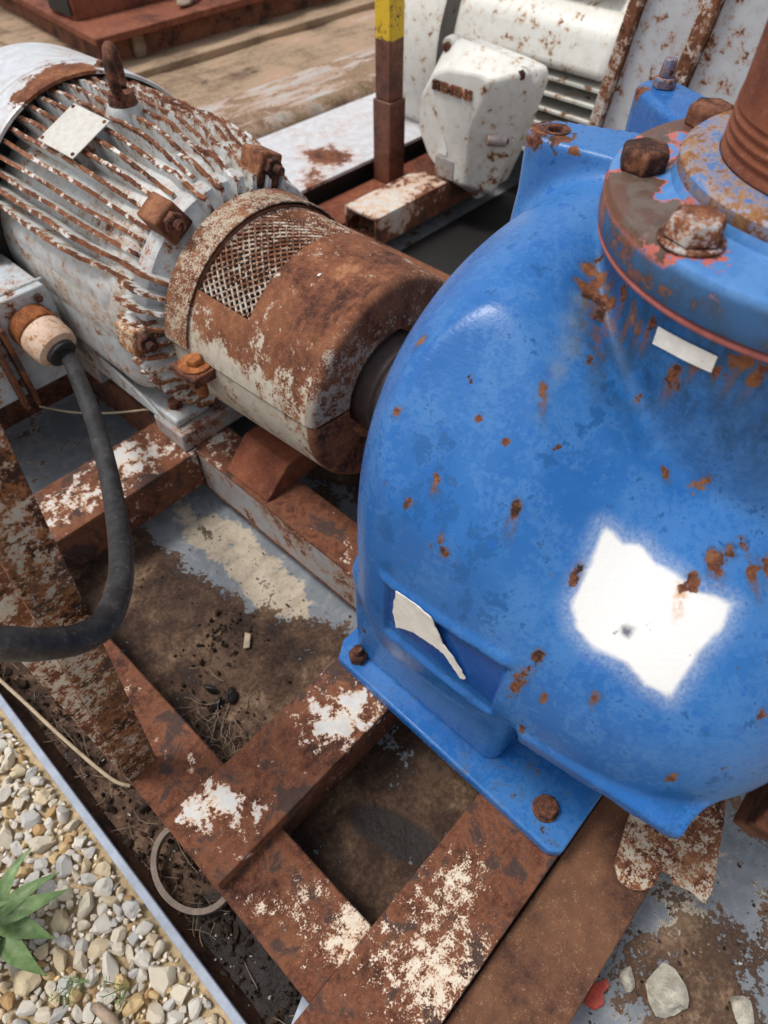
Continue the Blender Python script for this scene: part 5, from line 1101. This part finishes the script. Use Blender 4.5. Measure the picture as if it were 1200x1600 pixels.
# ------------------------------------------------------------------ weed in the gravel
weed = thing('weed', 'young green weed with pointed leaves growing in the gravel', 'plant', (-0.262, 0.500, GZ))
def leaf(b, az_, L, W, el0, droop, roll=0.0):
    """a folded, pointed leaf as a solid thin blade"""
    n = 14; c = Vector(b); d = Vector((math.cos(az_), math.sin(az_), 0)); sd = Vector((-d.y, d.x, 0)); vs = []; fs = []
    p = c.copy(); el = el0
    for i in range(n+1):
        t = i/n; w = W*0.80*(math.sin(PI*min(1, t*0.96+0.02)**0.66)**1.15)*(1+0.10*math.sin(t*44)) if 0 < i < n else W*0.05
        tg = d*math.cos(el)+Vector((0, 0, math.sin(el))); nn = sd.cross(tg)
        for k, q in enumerate((-1, -0.5, 0, 0.5, 1)):
            fold = 0.30*abs(q)*w+0.02*W*math.sin(t*22+q*3)
            vs.append(p+sd*(q*w*math.cos(roll))+Vector((0, 0, q*w*math.sin(roll)))-nn*0+Vector((0, 0, fold)))
        p = p+tg*(L/n); el -= droop/n; d = (d+sd*0.035*math.sin(az_*7)).normalized(); sd = Vector((-d.y, d.x, 0))
    for i in range(n):
        for k in range(4): a = i*5+k; fs.append((a, a+1, a+6, a+5))
    m0 = len(vs); vs += [v-Vector((0, 0, 0.0007)) for v in vs]; fs += [tuple(m0+q for q in f[::-1]) for f in fs[:]]
    return MB().add(vs, fs)
WB = Vector((-0.262, 0.500, GZ))
part('stem', MB().tube([WB, WB+Vector((0.004, 0, 0.04)), WB+Vector((0.0, 0.006, 0.085))], [0.0035, 0.003, 0.002], 8), M['leaf'], weed, smooth=60)
for (a, L, W, el, dr, h) in ((-0.55, 0.105, 0.017, 0.35, 0.9, 0.060), (-0.95, 0.09, 0.019, 0.2, 0.8, 0.055), (-1.65, 0.105, 0.019, 0.1, 0.8, 0.045), (-0.05, 0.10, 0.014, 0.5, 1.0, 0.055), (0.7, 0.10, 0.014, 0.5, 0.7, 0.05), (2.2, 0.09, 0.018, 0.3, 0.9, 0.05), (3.1, 0.09, 0.018, 0.3, 0.9, 0.05), (-2.3, 0.095, 0.018, 0.15, 0.8, 0.05), (1.4, 0.06, 0.011, 0.9, 0.7, 0.08), (-1.2, 0.055, 0.011, 0.8, 0.9, 0.085), (-0.2, 0.05, 0.010, 0.9, 0.8, 0.085)):
    part('leaf', leaf(WB+Vector((0, 0, h)), a, L, W, el, dr), M['leaf'], weed, smooth=80)
sprig = thing('sprig', 'tiny feathery green sprig beside the grey twig in the gravel', 'plant', (-0.185, 0.315, GZ))
ms = MB(); r9 = random.Random(9)
for i in range(5):
    b = Vector((-0.185, 0.315, GZ)); d = Vector((r9.uniform(-0.6, 0.6), r9.uniform(-0.6, 0.6), 1)).normalized(); ms.tube([b, b+d*0.05], 0.0006, 5)
    for q in range(14):
        p = b+d*(0.012+0.040*q/14); a = r9.random()*6.28; e2 = Vector((math.cos(a), math.sin(a), 0.5)).normalized()
        ms.add([p, p+e2*0.006+Vector((0, 0, 0.0012)), p+e2*0.009, p+e2*0.006-Vector((0.0012, 0, 0))], [(0, 1, 2), (0, 2, 3), (0, 3, 1), (1, 3, 2)])
part('foliage', ms, M['leaf'], sprig, kind='stuff')
sprig2 = thing('sprig', 'low feathery green tuft under the drooping weed leaf', 'plant', (-0.235, 0.375, GZ))
inst(bpy.data.objects['foliage'], sprig2, (-0.235, 0.375, GZ), (0, 0, 1.3), None, (1.2, 1.2, 0.8))
tag(part('twig', MB().tube([Vector((-0.225, 0.325, GZ+0.014)), Vector((-0.218, 0.295, GZ+0.016)), Vector((-0.222, 0.25, GZ+0.014))], [0.006, 0.008, 0.006], 8), M['wood'], None, smooth=60, loc=(-0.22, 0.29, GZ)), 'short grey split twig lying in the gravel', 'twig')
